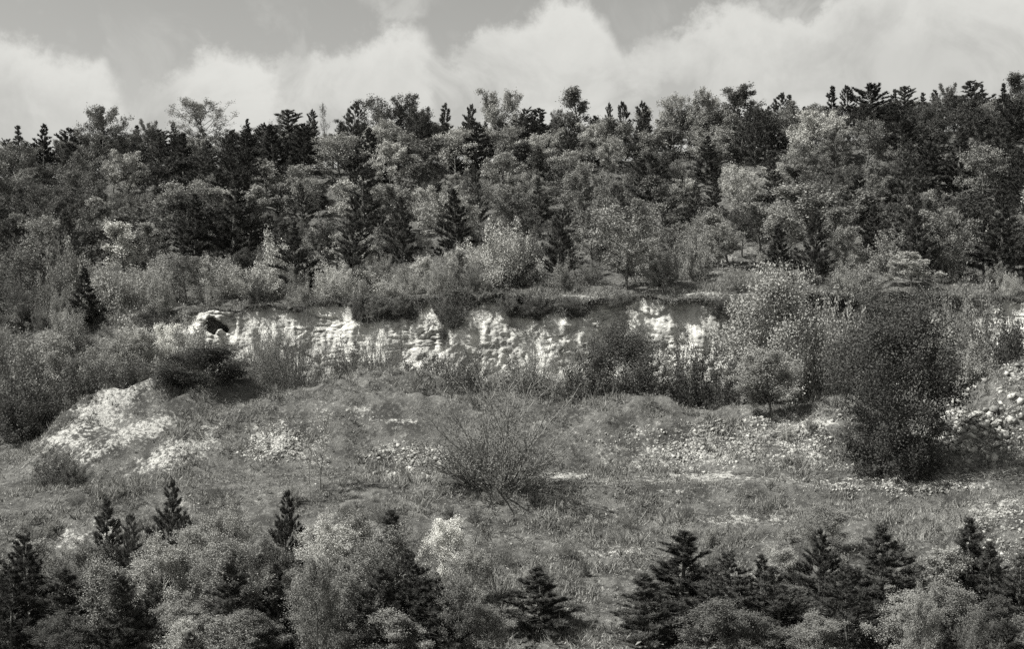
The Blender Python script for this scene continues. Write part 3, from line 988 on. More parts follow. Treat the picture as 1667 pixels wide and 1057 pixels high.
# ------------------------------------------------------------------ landmarks on the wooded slope (x, top, base, width)
SLOPE = [
    ('broad', 205, 366, 470, 76, 'leaf_bright', 'white leafy tree among dark pines on the far-left slope'),
    ('pine', 138, 438, 530, 58, 'needle', 'lone dark conical pine in front of the pale bushes far left'),
    ('pine', 380, 284, 432, 105, 'needle', 'biggest dark pine on the slope above the dark hollow in the cliff'),
    ('pine', 318, 318, 440, 80, 'needle', 'broad dark pine left of the biggest pine above the hollow'),
    ('broad', 210, 250, 330, 74, 'leaf_pale', 'pale upright broadleaf tree below the skyline, above the bright white tree'),
    ('pine', 592, 272, 402, 92, 'needle', 'tall dark pine with ragged top left of the centre of the wood'),
    ('pine', 655, 322, 442, 68, 'needle', 'dark pine just below and beside the tall ragged-topped pine'),
    ('oldpine', 568, 350, 478, 62, 'needle', 'narrow dark pine standing low between pale bushes above the cliff'),
    ('pine', 492, 300, 376, 46, 'needle_soft', 'small dark pine amid pale broadleaf trees left of the ragged pine'),
    ('pine', 455, 308, 360, 34, 'needle_soft', 'smallest pine of the pair amid pale trees above the hollow'),
    ('broad', 555, 219, 310, 104, 'leaf_pale', 'wide pale broadleaf tree just under the skyline left of centre'),
    ('broad', 680, 226, 318, 90, 'leaf_mid', 'wide grey broadleaf tree beside the pale one under the skyline'),
    ('broad', 742, 210, 300, 74, 'leaf_pale', 'pale domed broadleaf tree below the two pointed skyline pines'),
    ('pine', 745, 310, 432, 70, 'needle', 'dark pointed pine above the humped turf on the cliff rim'),
    ('pine', 776, 270, 372, 40, 'needle', 'slim dark pine behind the pointed pine above the humped rim'),
    ('pine', 908, 340, 452, 66, 'needle', 'dark conical pine above the long dark turf edge of the cliff'),
    ('pine', 880, 290, 370, 56, 'needle_soft', 'soft grey-dark pine uphill of the conical pine at mid slope'),
    ('broad', 990, 226, 300, 56, 'leaf_pale', 'pale slim broadleaf tree with visible trunk right of centre'),
    ('pine', 1266, 366, 458, 66, 'needle', 'left of the two dark pines standing side by side above the rim'),
    ('pine', 1326, 345, 462, 68, 'needle', 'right, taller one of the two dark pines side by side above the rim'),
    ('pine', 1630, 302, 462, 92, 'needle', 'large black pine at the right edge of the wood above the rim'),
    ('oldpine', 1228, 176, 292, 36, 'needle', 'dark-topped pine with a long bare trunk right of centre'),
    ('broad', 1160, 210, 280, 80, 'leaf_pale', 'pale broadleaf tree spreading below the round-headed skyline tree'),
    ('pine', 1150, 222, 300, 50, 'needle', 'dark pine in front of the spreading pale tree right of centre'),
    ('broad', 1270, 338, 430, 90, 'leaf_pale', 'pale leafy tree behind the two side-by-side dark pines'),
    ('pine', 1264, 252, 350, 52, 'needle_soft', 'grey-dark pine uphill of the two side-by-side pines'),
    ('pine', 1130, 300, 380, 42, 'needle_soft', 'grey-dark pine above the small bright clearing'),
    ('broad', 1410, 200, 290, 80, 'leaf_mid', 'grey broadleaf tree lit among the dark trees of the right wood'),
    ('broad', 1600, 240, 340, 76, 'leaf_mid', 'grey broadleaf tree uphill of the large black pine at the edge'),
    ('bush', 1395, 436, 478, 92, 'leaf_pale', 'low pale flat-topped bush on the rim right of the paired pines'),
    ('broad', 1484, 412, 480, 84, 'leaf_pale', 'pale spreading small tree on the rim right of the flat-topped bush'),
]
for k, x, vt, vb, w, lm, lab in SLOPE:
    put(k, x, vt, w, vbase=vb, leafm=lm, label=lab, group='trees on the wooded slope')

KEEP = [(x, vt, vb, w, hill_d(x, vb)) for k, x, vt, vb, w, lm, lab in SLOPE]


def clear_of(keep, x, d, z, h, wpx):
    """the height a plant at this spot may have without hiding a tree the photograph shows in full"""
    for lx, lt, lb, lw, ld in keep:
        if d < ld - .3 and abs(x - lx) < lw * .45 + wpx * .35:
            h = min(h, (HOR - (lb - .18 * (lb - lt))) / F * d - z)
    return h


# pale domed bushes along the foot of the wood
for x, vt, w, lm in [(95, 420, 70, 'leaf_mid'), (128, 416, 60, 'leaf_pale'), (60, 470, 90, 'leaf_mid'), (40, 500, 80, 'leaf_mid'), (260, 425, 80, 'leaf_mid'), (355, 430, 90, 'leaf_pale'), (425, 440, 90, 'leaf_pale'),
                     (455, 400, 90, 'leaf_pale'), (500, 430, 80, 'leaf_pale'), (545, 445, 70, 'leaf_mid'), (605, 440, 80, 'leaf_pale'),
                     (690, 430, 90, 'leaf_mid'), (640, 455, 60, 'leaf_pale'), (770, 390, 80, 'leaf_pale'), (810, 375, 100, 'leaf_pale'), (850, 390, 70, 'leaf_mid'),
                     (960, 430, 60, 'leaf_mid'), (1080, 420, 60, 'leaf_mid'), (1130, 390, 60, 'leaf_pale'), (1200, 440, 50, 'leaf_mid')]:
    vb = float(np.interp(x, XS, vL)) - random.uniform(4, 18)
    if any(abs(x - q[0]) < 30 and vt < q[2] - 20 and q[2] < 490 for q in KEEP): vt += 18
    put('bush', x, vt, w, vbase=max(vb, vt + 34), leafm=lm, group='rounded bushes at the foot of the wood')

# ------------------------------------------------------------------ the rest of the wood
pts = [(p['xp'], p['d']) for p in PLANTS]
W_ = np.array([(wx(a, b), b) for a, b in pts])
placed = [tuple(q) for q in W_]
rf = random.Random(21)
cand = 0
while cand < 5200:
    cand += 1
    d = rf.uniform(88, 146)
    x = rf.uniform(-60, 1730)
    X_ = wx(x, d)
    if 1120 < x < 1235 and d < 108 and rf.random() < .85:
        continue
    lim = 2.5 if d < 132 else 2.2
    if any((X_ - a) ** 2 + ((d - b) * .9) ** 2 < lim * lim for a, b in placed):
        continue
    fade = 0.0
    if d > 130: pp = .38
    elif x > 1380: pp = .36
    elif x < 430 and d > 104: pp = .40
    elif x < 430: pp = .18
    elif d < 102: pp = .06
    else: pp = .15
    nz_ = float(NZ[5](np.array(X_ / 11), np.array(d / 11)))
    pp = min(.9, max(.03, pp + nz_ * .9))
    if rf.random() < pp:
        k = 'oldpine' if rf.random() < .35 else 'pine'
        lm = 'needle' if rf.random() < .6 else 'needle_soft'
        h = rf.uniform(4.0, 7.4)
    else:
        k = 'broad'
        q = rf.random()
        dk = .38 if (x > 1340) else .25
        lm = 'leaf_dark' if q < dk else ('leaf_mid' if q < dk + .42 else 'leaf_pale')
        h = rf.uniform(3.2, 6.4)
        if d < 108 and rf.random() < .32:
            k = 'bush'; h = rf.uniform(1.8, 3.0)
    # keep below the drawn skyline
    z_ = float(ground_z(X_, d))
    vsk = float(np.interp(x, [-50, 100, 300, 500, 700, 900, 1100, 1300, 1500, 1700], [225, 222, 215, 200, 192, 190, 178, 172, 160, 148]))
    hmax = (HOR - vsk) / F * d - z_
    if hmax < 1.6:
        continue
    h = min(h, hmax * rf.uniform(.85, 1.0))
    h = clear_of(KEEP, x, d, z_, h, h * .6 * F / d)
    if h < 1.3:
        continue
    if h < 2.4:
        k, lm = 'bush', ('leaf_mid' if 'needle' in lm else lm)
    placed.append((X_, d))
    plant(k, X_, d, h, h * (rf.uniform(.50, .78) if 'pine' in k else rf.uniform(.65, 1.0) if k == 'broad' else rf.uniform(1.1, 1.6)), leafm=lm, group='trees on the wooded slope')

# ------------------------------------------------------------------ bushes and small trees round the quarry floor (x, top, width, distance)
MID = [
    ('bigshrub', 1455, 518, 215, 60.6, 'leaf_dark', 'bark', 'huge round dark bush standing on the right bank above the track'),
    ('bigshrub', 1255, 458, 165, 74.5, 'leaf_mid', 'bark', 'tall grey leafy bush reaching above the rim right of the bare cliff'),
    ('nearbroad', 1256, 572, 132, 68.5, 'leaf_pale', 'bark', 'low pale leafy tree on the terrace in front of the tall grey bush'),
    ('bigshrub', 1022, 538, 135, 76.5, 'leaf_deep', 'bark', 'dark rounded bush against the foot of the bare cliff'),
    ('bush', 960, 575, 90, 76.0, 'leaf_dark', 'bark', 'small dark bush at the left foot of the rounded cliff-foot bush'),
    ('bush', 1122, 560, 90, 76.0, 'leaf_dark', 'bark', 'dark bush right of the rounded bush below the brightest cliff'),
    ('bush', 1060, 596, 100, 74.0, 'leaf_dark', 'bark', 'low dark bush in front of the rounded cliff-foot bush'),
    ('bush', 1180, 585, 80, 74.5, 'leaf_dark', 'bark', 'dark bush filling the gap left of the low pale tree'),
    ('bush', 1335, 552, 90, 74.5, 'leaf_mid', 'bark', 'grey low bush between the tall grey bush and the huge bush'),
    ('bush', 1350, 500, 100, 78.0, 'leaf_pale', 'bark', 'pale bush below the flat-topped rim bush'),
    ('twig', 1540, 500, 100, 76.0, 'leaf_pale', 'bark_pale', 'thin pale twiggy bush behind the huge round bush'),
    ('bush', 1600, 492, 110, 76.5, 'leaf_mid', 'bark', 'grey bush under the rim at the right edge'),
    ('bush', 1575, 570, 80, 70.5, 'leaf_mid', 'bark', 'rounded bush behind the rock heap crest'),
    ('bush', 1650, 530, 90, 74.0, 'leaf_dark', 'bark', 'dark bush above the rock heap at the right edge'),
    ('twig', 482, 520, 96, 76.0, 'leaf_dark', 'bark', 'dark upright twiggy bush before the left part of the cliff'),
    ('twig', 528, 566, 70, 75.5, 'leaf_mid', 'bark_pale', 'small grey twiggy bush right of the dark upright one'),
    ('twig', 606, 542, 112, 75.5, 'leaf_dark', 'bark_pale', 'fan-shaped bare bush before the middle of the cliff'),
    ('twig', 730, 556, 84, 77.0, 'leaf_dark', 'bark', 'dark twiggy bush below the shrub clinging to the cliff'),
    ('bush', 700, 592, 110, 74.2, 'leaf_dark', 'bark', 'low dark rounded bush on the terrace edge left of centre'),
    ('twig', 865, 562, 120, 76.0, 'leaf_mid', 'bark_pale', 'grey fan of bare stems before the centre of the cliff'),
    ('twig', 800, 585, 50, 78.0, 'leaf_pale', 'bark_pale', 'little pale bush in the gap of bare chalk at centre'),
    ('bigshrub', 338, 566, 150, 69.0, 'leaf_deep', 'bark', 'dark spreading bush on top of the left mound'),
    ('bush', 285, 600, 70, 70.0, 'leaf_dark', 'bark', 'smaller dark bush at the left skirt of the mound bush'),
    ('twig', 412, 560, 80, 76.0, 'leaf_pale', 'bark_pale', 'pale bush right of the hollow in the cliff'),
    ('twig', 380, 560, 80, 78.5, 'leaf_pale', 'bark_pale', 'pale leafy bush right below the dark hollow'),
    ('bush', 305, 535, 70, 79.0, 'leaf_pale', 'bark_pale', 'pale bush left below the dark hollow'),
    ('bush', 440, 545, 70, 79.0, 'leaf_mid', 'bark_pale', 'grey bush on the talus right of the hollow'),
    ('nearbroad', 120, 545, 110, 76.0, 'leaf_pale', 'bark', 'pale leafy small tree, leftmost of the row behind the left mound'),
    ('nearbroad', 185, 548, 90, 76.5, 'leaf_pale', 'bark', 'pale leafy small tree, second of the row behind the left mound'),
    ('nearbroad', 240, 538, 90, 77.5, 'leaf_pale', 'bark', 'pale leafy small tree, third of the row behind the left mound'),
    ('nearbroad', 285, 530, 70, 79.5, 'leaf_bright', 'bark', 'brightest leafy small tree, last of the row behind the left mound'),
    ('bush', 40, 560, 110, 78.0, 'leaf_mid', 'bark', 'grey bush at the left edge below the lone pine'),
    ('bush', 60, 612, 120, 73.5, 'leaf_dark', 'bark', 'dark bush at the left edge beside the mound foot'),
    ('bush', 130, 600, 110, 74.0, 'leaf_dark', 'bark', 'dark bush behind the left shoulder of the mound'),
    ('bush', 25, 650, 100, 71.5, 'leaf_dark', 'bark', 'low dark bush at the left edge above the track'),
    ('bush', 200, 590, 90, 74.5, 'leaf_dark', 'bark', 'dark bush behind the crest of the left mound'),
    ('twig', 815, 622, 240, 58.2, 'leaf_mid', 'bark_pale', 'large bare twiggy bush at the centre beside the track'),
    ('twig', 770, 690, 110, 58.6, 'leaf_mid', 'bark', 'smaller bare bush merging with the left of the large central one'),
    ('sapling', 520, 668, 60, 58.0, 'leaf_pale', 'bark_pale', 'thin pale sapling on the bank left of the rubble patch'),
    ('sapling', 505, 700, 44, 57.0, 'leaf_pale', 'bark_pale', 'short thin sapling beside the pale bank sapling'),
    ('twig', 120, 680, 52, 66.5, 'leaf_dark', 'bark', 'small dark spiky tuft on the left flank of the mound'),
    ('bush', 88, 740, 70, 60.5, 'leaf_dark', 'bark', 'low dark clump at the foot of the left mound'),
    ('bush', 122, 755, 50, 59.5, 'leaf_dark', 'bark', 'second low dark clump at the foot of the left mound'),
    ('twig', 1118, 822, 20, 55.0, 'leaf_dark', 'bark', 'tiny dark shrub on the open grass slope'),
    ('bush', 1450, 672, 150, 59.9, 'leaf_deep', 'bark', 'low dark growth filling the foot of the huge round bush'),
    ('bush', 318, 545, 80, 77.5, 'leaf_pale', 'bark_pale', 'pale rounded bush veiling the left end of the cliff'),
    ('twig', 430, 552, 90, 77.5, 'leaf_pale', 'bark_pale', 'tall pale feathery bush right of the hollow'),
    ('bush', 570, 570, 80, 76.5, 'leaf_mid', 'bark', 'grey rounded bush left of the fan-shaped bare bush'),
    ('bush', 760, 585, 70, 76.0, 'leaf_dark', 'bark', 'dusky rounded bush left of the bare chalk gap'),
    ('bush', 850, 590, 90, 75.5, 'leaf_mid', 'bark', 'grey rounded bush under the grey fan of stems'),
]
for k, x, vt, w, d, lm, bk, lab in MID:
    put(k, x, vt, w, d=d, leafm=lm, bark=bk, label=lab, group='bushes round the quarry floor')

# unnamed bushes crowding the ends of the cliff
rf = random.Random(5)
spots = []
for (xa, xb, da, db, nn, lo, hi) in [(-40, 262, 76, 92, 46, 1.3, 3.2), (1215, 1720, 77.0, 87, 30, .9, 2.0), (262, 560, 75, 77, 4, .6, 1.1),
                                     (560, 1215, 74.5, 76.5, 4, .5, 1.0), (330, 800, 86, 92, 26, .9, 2.2), (640, 940, 63, 70, 4, .5, .9), (1240, 1540, 62, 70, 6, .5, 1.0), (760, 1380, 46.5, 57, 26, .25, .9), (420, 760, 49, 57, 12, .25, .9), (40, 300, 50, 58, 8, .3, .8)]:
    for _ in range(nn):
        for _try in range(20):
            x, d = rf.uniform(xa, xb), rf.uniform(da, db)
            if 770 < x < 830 and d > 75 and d < 84: continue
            if x > 255 and 80.3 < d < 85.4: continue
            if all((wx(x, d) - a) ** 2 + (d - b) ** 2 > 1.1 for a, b in spots): break
        spots.append((wx(x, d), d))
        h = rf.uniform(lo, hi)
        tw_ = rf.random() < (.65 if 262 < x < 1215 and d < 81 else .12)
        lm = rf.choice(['leaf_pale', 'leaf_pale', 'leaf_mid', 'leaf_mid' if x > 1200 else 'leaf_dark'] if not tw_ else ['leaf_mid', 'leaf_pale', 'leaf_dark'])
        plant('twig' if tw_ else 'bush', wx(x, d), d, h, h * rf.uniform(.9, 1.5), leafm=lm, bark='bark_pale' if rf.random() < .6 else 'bark', group='bushes round the quarry floor')

for x, vt, w, d, lm, lab in [
                             (450, 560, 80, 77.0, 'leaf_pale', 'pale wispy bush left of the dark upright bush'),
                             (640, 550, 70, 77.0, 'leaf_dark', 'dark wispy bush right of the fan-shaped bush'),
                             (935, 560, 80, 77.0, 'leaf_mid', 'grey wispy bush left beside the rounded cliff-foot bush')]:
    put('twig', x, vt, w, d=d, leafm=lm, bark='bark_pale', label=lab, group='bushes round the quarry floor')

# scrub clinging to the cliff and its rim
for x, v, hpx, w, lm, lab in [(735, 545, 72, 78, 'leaf_dark', 'dark shrub clinging to the cliff under the humped rim'),
                              (618, 512, 30, 60, 'leaf_dark', 'dark scrub on the rim above the fan-shaped bush'),
                              (655, 512, 30, 56, 'leaf_dark', 'dark scrub on the rim left of the humped turf'),
                              (825, 508, 30, 60, 'leaf_dark', 'dark scrub under the rim right of the humped turf'),
                              (870, 510, 32, 70, 'leaf_dark', 'dark scrub under the rim at the centre of the cliff'),
                              (925, 504, 26, 60, 'leaf_dark', 'dark scrub under the rim left of the pale ledges'),
                              (1010, 500, 24, 56, 'leaf_dark', 'dark scrub under the rim above the rounded bush'),
                              (1170, 515, 34, 60, 'leaf_dark', 'dark scrub at the right end of the bare cliff'),
                              (580, 520, 50, 36, 'leaf_dark', 'narrow dark scrub in a cleft left of the cliff middle')]:
    d = 81.9
    plant('bush', wx(x, d), d, hpx * .7 / F * d, w * .75 / F * d, leafm=lm, label=lab, z=zv(d, v - 2), tilt=.35, group='scrub clinging to the cliff')

# ------------------------------------------------------------------ the near thicket along the bottom (x, top, width, distance)
NEAR = [
    ('nearpine', 275, 786, 74, 47.5, 'needle', 'dark twin-topped pine rising over the pale thicket at lower left'),
    ('nearpine', 165, 814, 76, 46.0, 'needle_soft', 'grey pine left of the twin-topped pine, thin leader'),
    ('nearpine', 212, 840, 60, 45.0, 'needle', 'narrow dark pine between the grey pine and the twin-topped pine'),
    ('nearpine', 465, 803, 62, 48.0, 'needle', 'slim pointed dark pine standing clear above the pale thicket'),
    ('nearpine', 640, 832, 84, 46.0, 'needle', 'dark pine right of the slim pointed one'),
    ('feather', 690, 855, 120, 43.5, 'leaf_mid', 'feathery grey tree left of the bright bush, low in the thicket'),
    ('feather', 600, 880, 110, 42.5, 'leaf_mid', 'feathery grey tree low in the thicket under the pale trees'),
    ('nearpine', 885, 926, 118, 44.0, 'needle', 'lone black bushy pine at the bottom centre on the grass'),
    ('nearpine', 1105, 868, 130, 45.0, 'needle', 'dark pine at the left end of the lower right thicket'),
    ('nearpine', 1060, 935, 110, 43.0, 'needle', 'low dark pine at the grass edge of the lower right thicket'),
    ('nearpine', 1190, 905, 130, 43.0, 'needle_soft', 'grey-dark pine behind the low ones of the right thicket'),
    ('nearpine', 1335, 866, 76, 46.0, 'needle', 'slim dark pine with a sharp tip in the lower right thicket'),
    ('nearpine', 1270, 925, 130, 42.5, 'needle', 'broad dark pine low in the lower right thicket'),
    ('nearpine', 1430, 856, 130, 44.5, 'needle', 'largest black pine of the lower right thicket'),
    ('nearpine', 1380, 925, 120, 42.0, 'needle', 'black pine below the largest one of the right thicket'),
    ('nearpine', 1572, 846, 90, 45.5, 'needle', 'dark pine with upcurved branch ends near the right corner'),
    ('nearpine', 1610, 885, 84, 44.0, 'needle', 'dark pine with spreading arm near the right corner'),
    ('nearpine', 1655, 905, 90, 43.0, 'needle', 'dark pine in the bottom right corner'),
    ('nearpine', 45, 872, 110, 44.0, 'needle', 'black pine in the bottom left corner'),
    ('nearpine', 90, 930, 110, 42.0, 'needle', 'black pine right beside the bottom left corner pine'),
    ('nearpine', 20, 930, 100, 42.0, 'needle', 'black pine cut by the left edge'),
    ('feather', 180, 905, 110, 41.5, 'leaf_mid', 'feathery grey tree low between the pale trees at lower left'),
    ('feather', 370, 880, 140, 42.0, 'leaf_mid', 'feathery grey tree low under the grey tree at lower left'),
    ('feather', 560, 935, 100, 41.0, 'leaf_mid', 'feathery grey tree at the bottom below the slim pointed pine'),
    ('feather', 740, 935, 100, 41.0, 'leaf_mid', 'feathery grey tree at the bottom left of the central sapling'),
    ('nearpine', 672, 905, 110, 42.3, 'needle', 'full dark young pine below the white leafy bush'),
    ('nearpine', 615, 925, 100, 41.6, 'needle', 'full dark young pine low at the bottom left of centre'),
    ('nearpine', 385, 920, 110, 41.8, 'needle_soft', 'full grey-dark young pine low under the grey upright tree'),
    ('nearpine', 720, 945, 90, 41.2, 'needle', 'dark young pine at the bottom beside the open grass'),
    ('nearpine', 200, 940, 100, 41.4, 'needle', 'dark young pine low at the bottom right of the corner pines'),
    ('nearbroad', 262, 870, 130, 43.5, 'leaf_pale', 'pale birch-like tree with white stem at lower left'),
    ('nearbroad', 320, 842, 120, 46.0, 'leaf_mid', 'grey leafy tree between the twin-topped and slim pines'),
    ('nearbroad', 375, 815, 90, 46.5, 'leaf_mid', 'grey upright tree left of the slim pointed pine'),
    ('nearbroad', 130, 880, 110, 44.0, 'leaf_mid', 'grey leafy tree below the grey pine at lower left'),
    ('nearbroad', 430, 870, 110, 44.0, 'leaf_mid', 'grey leafy tree in front of the slim pointed pine'),
    ('nearbroad', 530, 838, 130, 46.0, 'leaf_pale', 'pale leafy tree right of the slim pointed pine'),
    ('nearbroad', 588, 830, 110, 47.0, 'leaf_pale', 'pale tree in front of the bank, second right of the slim pine'),
    ('nearbroad', 500, 910, 120, 42.5, 'leaf_mid', 'grey tree at the bottom below the pale leafy ones'),
    ('nearbroad', 710, 836, 84, 46.5, 'leaf_bright', 'brightest white leafy bush of the lower thicket'),
    ('nearbroad', 770, 880, 80, 44.5, 'leaf_mid', 'grey thin tree right of the white leafy bush'),
    ('sapling', 820, 845, 70, 45.0, 'leaf_mid', 'thin sapling with bare dark stem at the bottom centre'),
    ('sapling', 868, 880, 60, 46.0, 'leaf_pale', 'thin pale sapling behind the lone black pine'),
    ('nearbroad', 800, 970, 90, 41.5, 'leaf_mid', 'grey leafy shrub at the bottom beside the lone black pine'),
    ('nearbroad', 1340, 815, 120, 50.0, 'leaf_mid', 'grey thin-leaved tree above the lower right thicket'),
    ('nearbroad', 1270, 885, 90, 46.5, 'leaf_pale', 'pale leafy bush between pines of the right thicket'),
    ('nearbroad', 1505, 880, 120, 44.5, 'leaf_mid', 'speckled leafy tree between the largest pine and the corner'),
    ('nearbroad', 1540, 940, 130, 42.0, 'leaf_mid', 'speckled leafy tree at the bottom near the right corner'),
    ('nearbroad', 1455, 960, 110, 41.0, 'leaf_mid', 'speckled low tree at the bottom under the largest pine'),
    ('nearbroad', 1150, 960, 120, 41.0, 'leaf_dark', 'dark leafy bush at the bottom of the right thicket'),
    ('nearbroad', 1230, 985, 110, 40.5, 'leaf_dark', 'dark leafy bush in the bottom row, right thicket'),
    ('nearbroad', 1330, 990, 110, 40.5, 'leaf_mid', 'grey leafy bush in the bottom row, right thicket'),
    ('nearbroad', 1620, 970, 110, 41.0, 'leaf_dark', 'dark leafy bush in the bottom right corner'),
    ('nearbroad', 300, 965, 120, 41.0, 'leaf_mid', 'grey leafy bush at the bottom below the pale birch'),
    ('nearbroad', 430, 985, 110, 40.5, 'leaf_dark', 'dark leafy bush at the bottom left of centre'),
    ('nearbroad', 660, 985, 110, 40.5, 'leaf_mid', 'grey leafy bush at the bottom below the broad pine'),
    ('nearbroad', 100, 990, 110, 40.5, 'leaf_dark', 'dark leafy bush at the bottom left'),
]
for k, x, vt, w, d, lm, lab in NEAR:
    if k == 'nearpine': w *= 1.25
    if k == 'nearbroad': vt += 12
    bk = 'bark_birch' if (k == 'nearbroad' and lm == 'leaf_pale') else ('bark_pale' if k == 'sapling' else 'bark')
    put(k, x, vt, w, d=d, leafm=lm, bark=bk, label=lab, group='trees of the near thicket')

rf = random.Random(13)
nspots = [(wx(a[1], a[4]), a[4]) for a in NEAR]
KEEPN = [(a[1], a[2], a[2] + 110, a[3], a[4]) for a in NEAR if a[0] == 'nearpine']
for (xa, xb, nn) in [(-30, 735, 40), (1085, 1700, 42)]:
    for _ in range(nn):
        for _try in range(30):
            x, d = rf.uniform(xa, xb), rf.uniform(38.5, 46.5)
            if all((wx(x, d) - a) ** 2 + (d - b) ** 2 > 1.0 for a, b in nspots): break
        nspots.append((wx(x, d), d))
        k = 'nearpine' if rf.random() < (.22 if x < 800 else .42) else 'nearbroad'
        vt = rf.uniform(885, 1000) - (46.5 - d) * 3
        for q in KEEPN:
            if d < q[4] and abs(x - q[0]) < q[3] * .55 + 30: vt = max(vt, q[2])
        if vt > 1030: continue
        lm = rf.choice(['needle', 'needle_soft']) if k == 'nearpine' else rf.choice(['leaf_mid', 'leaf_mid', 'leaf_dark'] if x < 800 else ['leaf_mid', 'leaf_dark', 'leaf_dark'])
        bk = 'bark'
        if k == 'nearbroad' and rf.random() < (.6 if x < 800 else .3):
            k, bk, lm = 'feather', 'bark_pale', rf.choice(['leaf_mid', 'leaf_pale'])
            vt -= 20
        put(k, x, vt, rf.uniform(70, 120), d=d, leafm=lm, bark=bk, group='trees of the near thicket')

# ------------------------------------------------------------------ labels for the trees that only their place tells apart
def where(x, near=False, mid=False, low=False):
    Z_ = [(110, 'at the left edge'), (260, 'above the left mound'), (420, 'above the hollow'), (540, 'above the left cliff'),
          (690, 'above the fan-shaped bush'), (800, 'above the humped rim'), (930, 'above the cliff centre'), (1060, 'above the rounded bush'),
          (1190, 'above the brightest cliff'), (1320, 'above the tall bush'), (1480, 'above the huge bush'), (3000, 'at the right edge')]
    if near:
        Z_ = [(110, 'in the left corner'), (230, 'below the grey pine'), (330, 'below the twin-topped pine'), (430, 'left of the slim pine'), (530, 'below the slim pine'),
              (640, 'below the pale trees'), (800, 'below the white bush'), (1180, 'by the open grass'), (1300, 'left of the sharp-tipped pine'),
              (1400, 'below the sharp-tipped pine'), (1500, 'below the largest pine'), (3000, 'in the right corner')]
    if mid:
        Z_ = [(110, 'at the left edge'), (200, 'behind the mound shoulder'), (290, 'behind the mound crest'), (420, 'by the hollow'), (560, 'below the left cliff'),
              (700, 'by the fan-shaped bush'), (830, 'below the humped rim'), (950, 'at the cliff centre'), (1215, 'by the rounded bush'),
              (1330, 'by the tall grey bush'), (1480, 'behind the huge bush'), (3000, 'above the rock heap')]
    if low and not near:
        Z_ = [(180, 'below the left mound'), (320, 'below the mound bush'), (560, 'below the thin saplings'), (740, 'below the rubble patch'), (860, 'below the central bush'),
              (960, 'right of the central bush'), (1080, 'above the lone black pine'), (1200, 'below the long scree'), (1300, 'below the white rubble'), (3000, 'below the huge bush')]
    for a, s in Z_:
        if x < a:
            return s


TONE = {'leaf_deep': 'dark', 'leaf_pale': 'pale', 'leaf_bright': 'whitish', 'leaf_mid': 'grey', 'leaf_dark': 'dusky', 'needle': 'dark', 'needle_soft': 'grey-dark'}
KN = {'pine_tree': 'pine', 'broadleaf_tree': 'broadleaf tree', 'birch_tree': 'airy birch', 'bush': 'bush', 'sapling': 'sapling'}
from collections import defaultdict
buckets = defaultdict(list)
for p in PLANTS:
    if p['label']:
        continue
    d = p['d']
    band = 'on the skyline' if p['o'].get('group') == 'trees along the skyline' else \
        ('under the skyline' if d > 126 else ('high on the slope' if d > 114 else ('at mid slope' if d > 101 else 'low in the wood')))
    size = 'tall' if p['h'] > 5.6 else ('small' if p['h'] < 3.9 else 'middling')
    if p['kind'] == 'bush': size = 'large' if p['h'] > 2.6 else 'low'
    if p['kind'] == 'birch_tree': size = 'broad'
    gr = p['o'].get('group')
    if gr == 'trees of the near thicket':
        band = 'in the near thicket' if p['d'] > 42.5 else 'at the bottom'
        size = 'taller' if p['h'] > 3.2 else 'short'
    elif gr == 'bushes round the quarry floor':
        band = 'on the rim' if d > 84 else ('at the cliff foot' if d > 75 else ('on the terrace' if d > 61 else 'on the open slope'))
    buckets[f"{size} {TONE[p['leaf']]} {KN[p['kind']]} {band} {where(p['xp'], gr == 'trees of the near thicket', gr == 'bushes round the quarry floor' and d > 61, d <= 61)}"].append(p)
ORD = ['leftmost', 'second', 'third', 'fourth', 'fifth', 'sixth', 'seventh', 'eighth', 'ninth']
for k, ps in buckets.items():
    ps.sort(key=lambda q: q['xp'])
    for i, p in enumerate(ps):
        p['o']['label'] = k if len(ps) == 1 else (k + ', ' + ('leftmost' if i == 0 else ('rightmost' if i == len(ps) - 1 else ORD[min(i, 8)] + ' from left')))

# ------------------------------------------------------------------ stones
def hull_rock(seed, n=10):
    rg = np.random.default_rng(seed)
    bm = bmesh.new()
    for p in unit(rg.normal(0, 1, (n, 3))) * rg.uniform(.6, 1.15, (n, 1)) * np.array((1.0, rg.uniform(.65, 1), rg.uniform(.45, .75))):
        bm.verts.new(p)
    bmesh.ops.convex_hull(bm, input=bm.verts)
    bmesh.ops.delete(bm, geom=[v for v in bm.verts if not v.link_faces], context='VERTS')
    bmesh.ops.triangulate(bm, faces=bm.faces)
    bm.verts.index_update()
    v = np.array([q.co[:] for q in bm.verts]); f = np.array([[q.index for q in fc_.verts] for fc_ in bm.faces])
    bm.free()
    return v, f


ROCKS = [hull_rock(500 + i) for i in range(8)]
ROCK_ME = [build_mesh('stone', v, None, f, mats=[M['stone']]) for v, f in ROCKS]
ROCK_MP = [build_mesh('stone', v, None, f, mats=[M['stone_pale']]) for v, f in ROCKS]


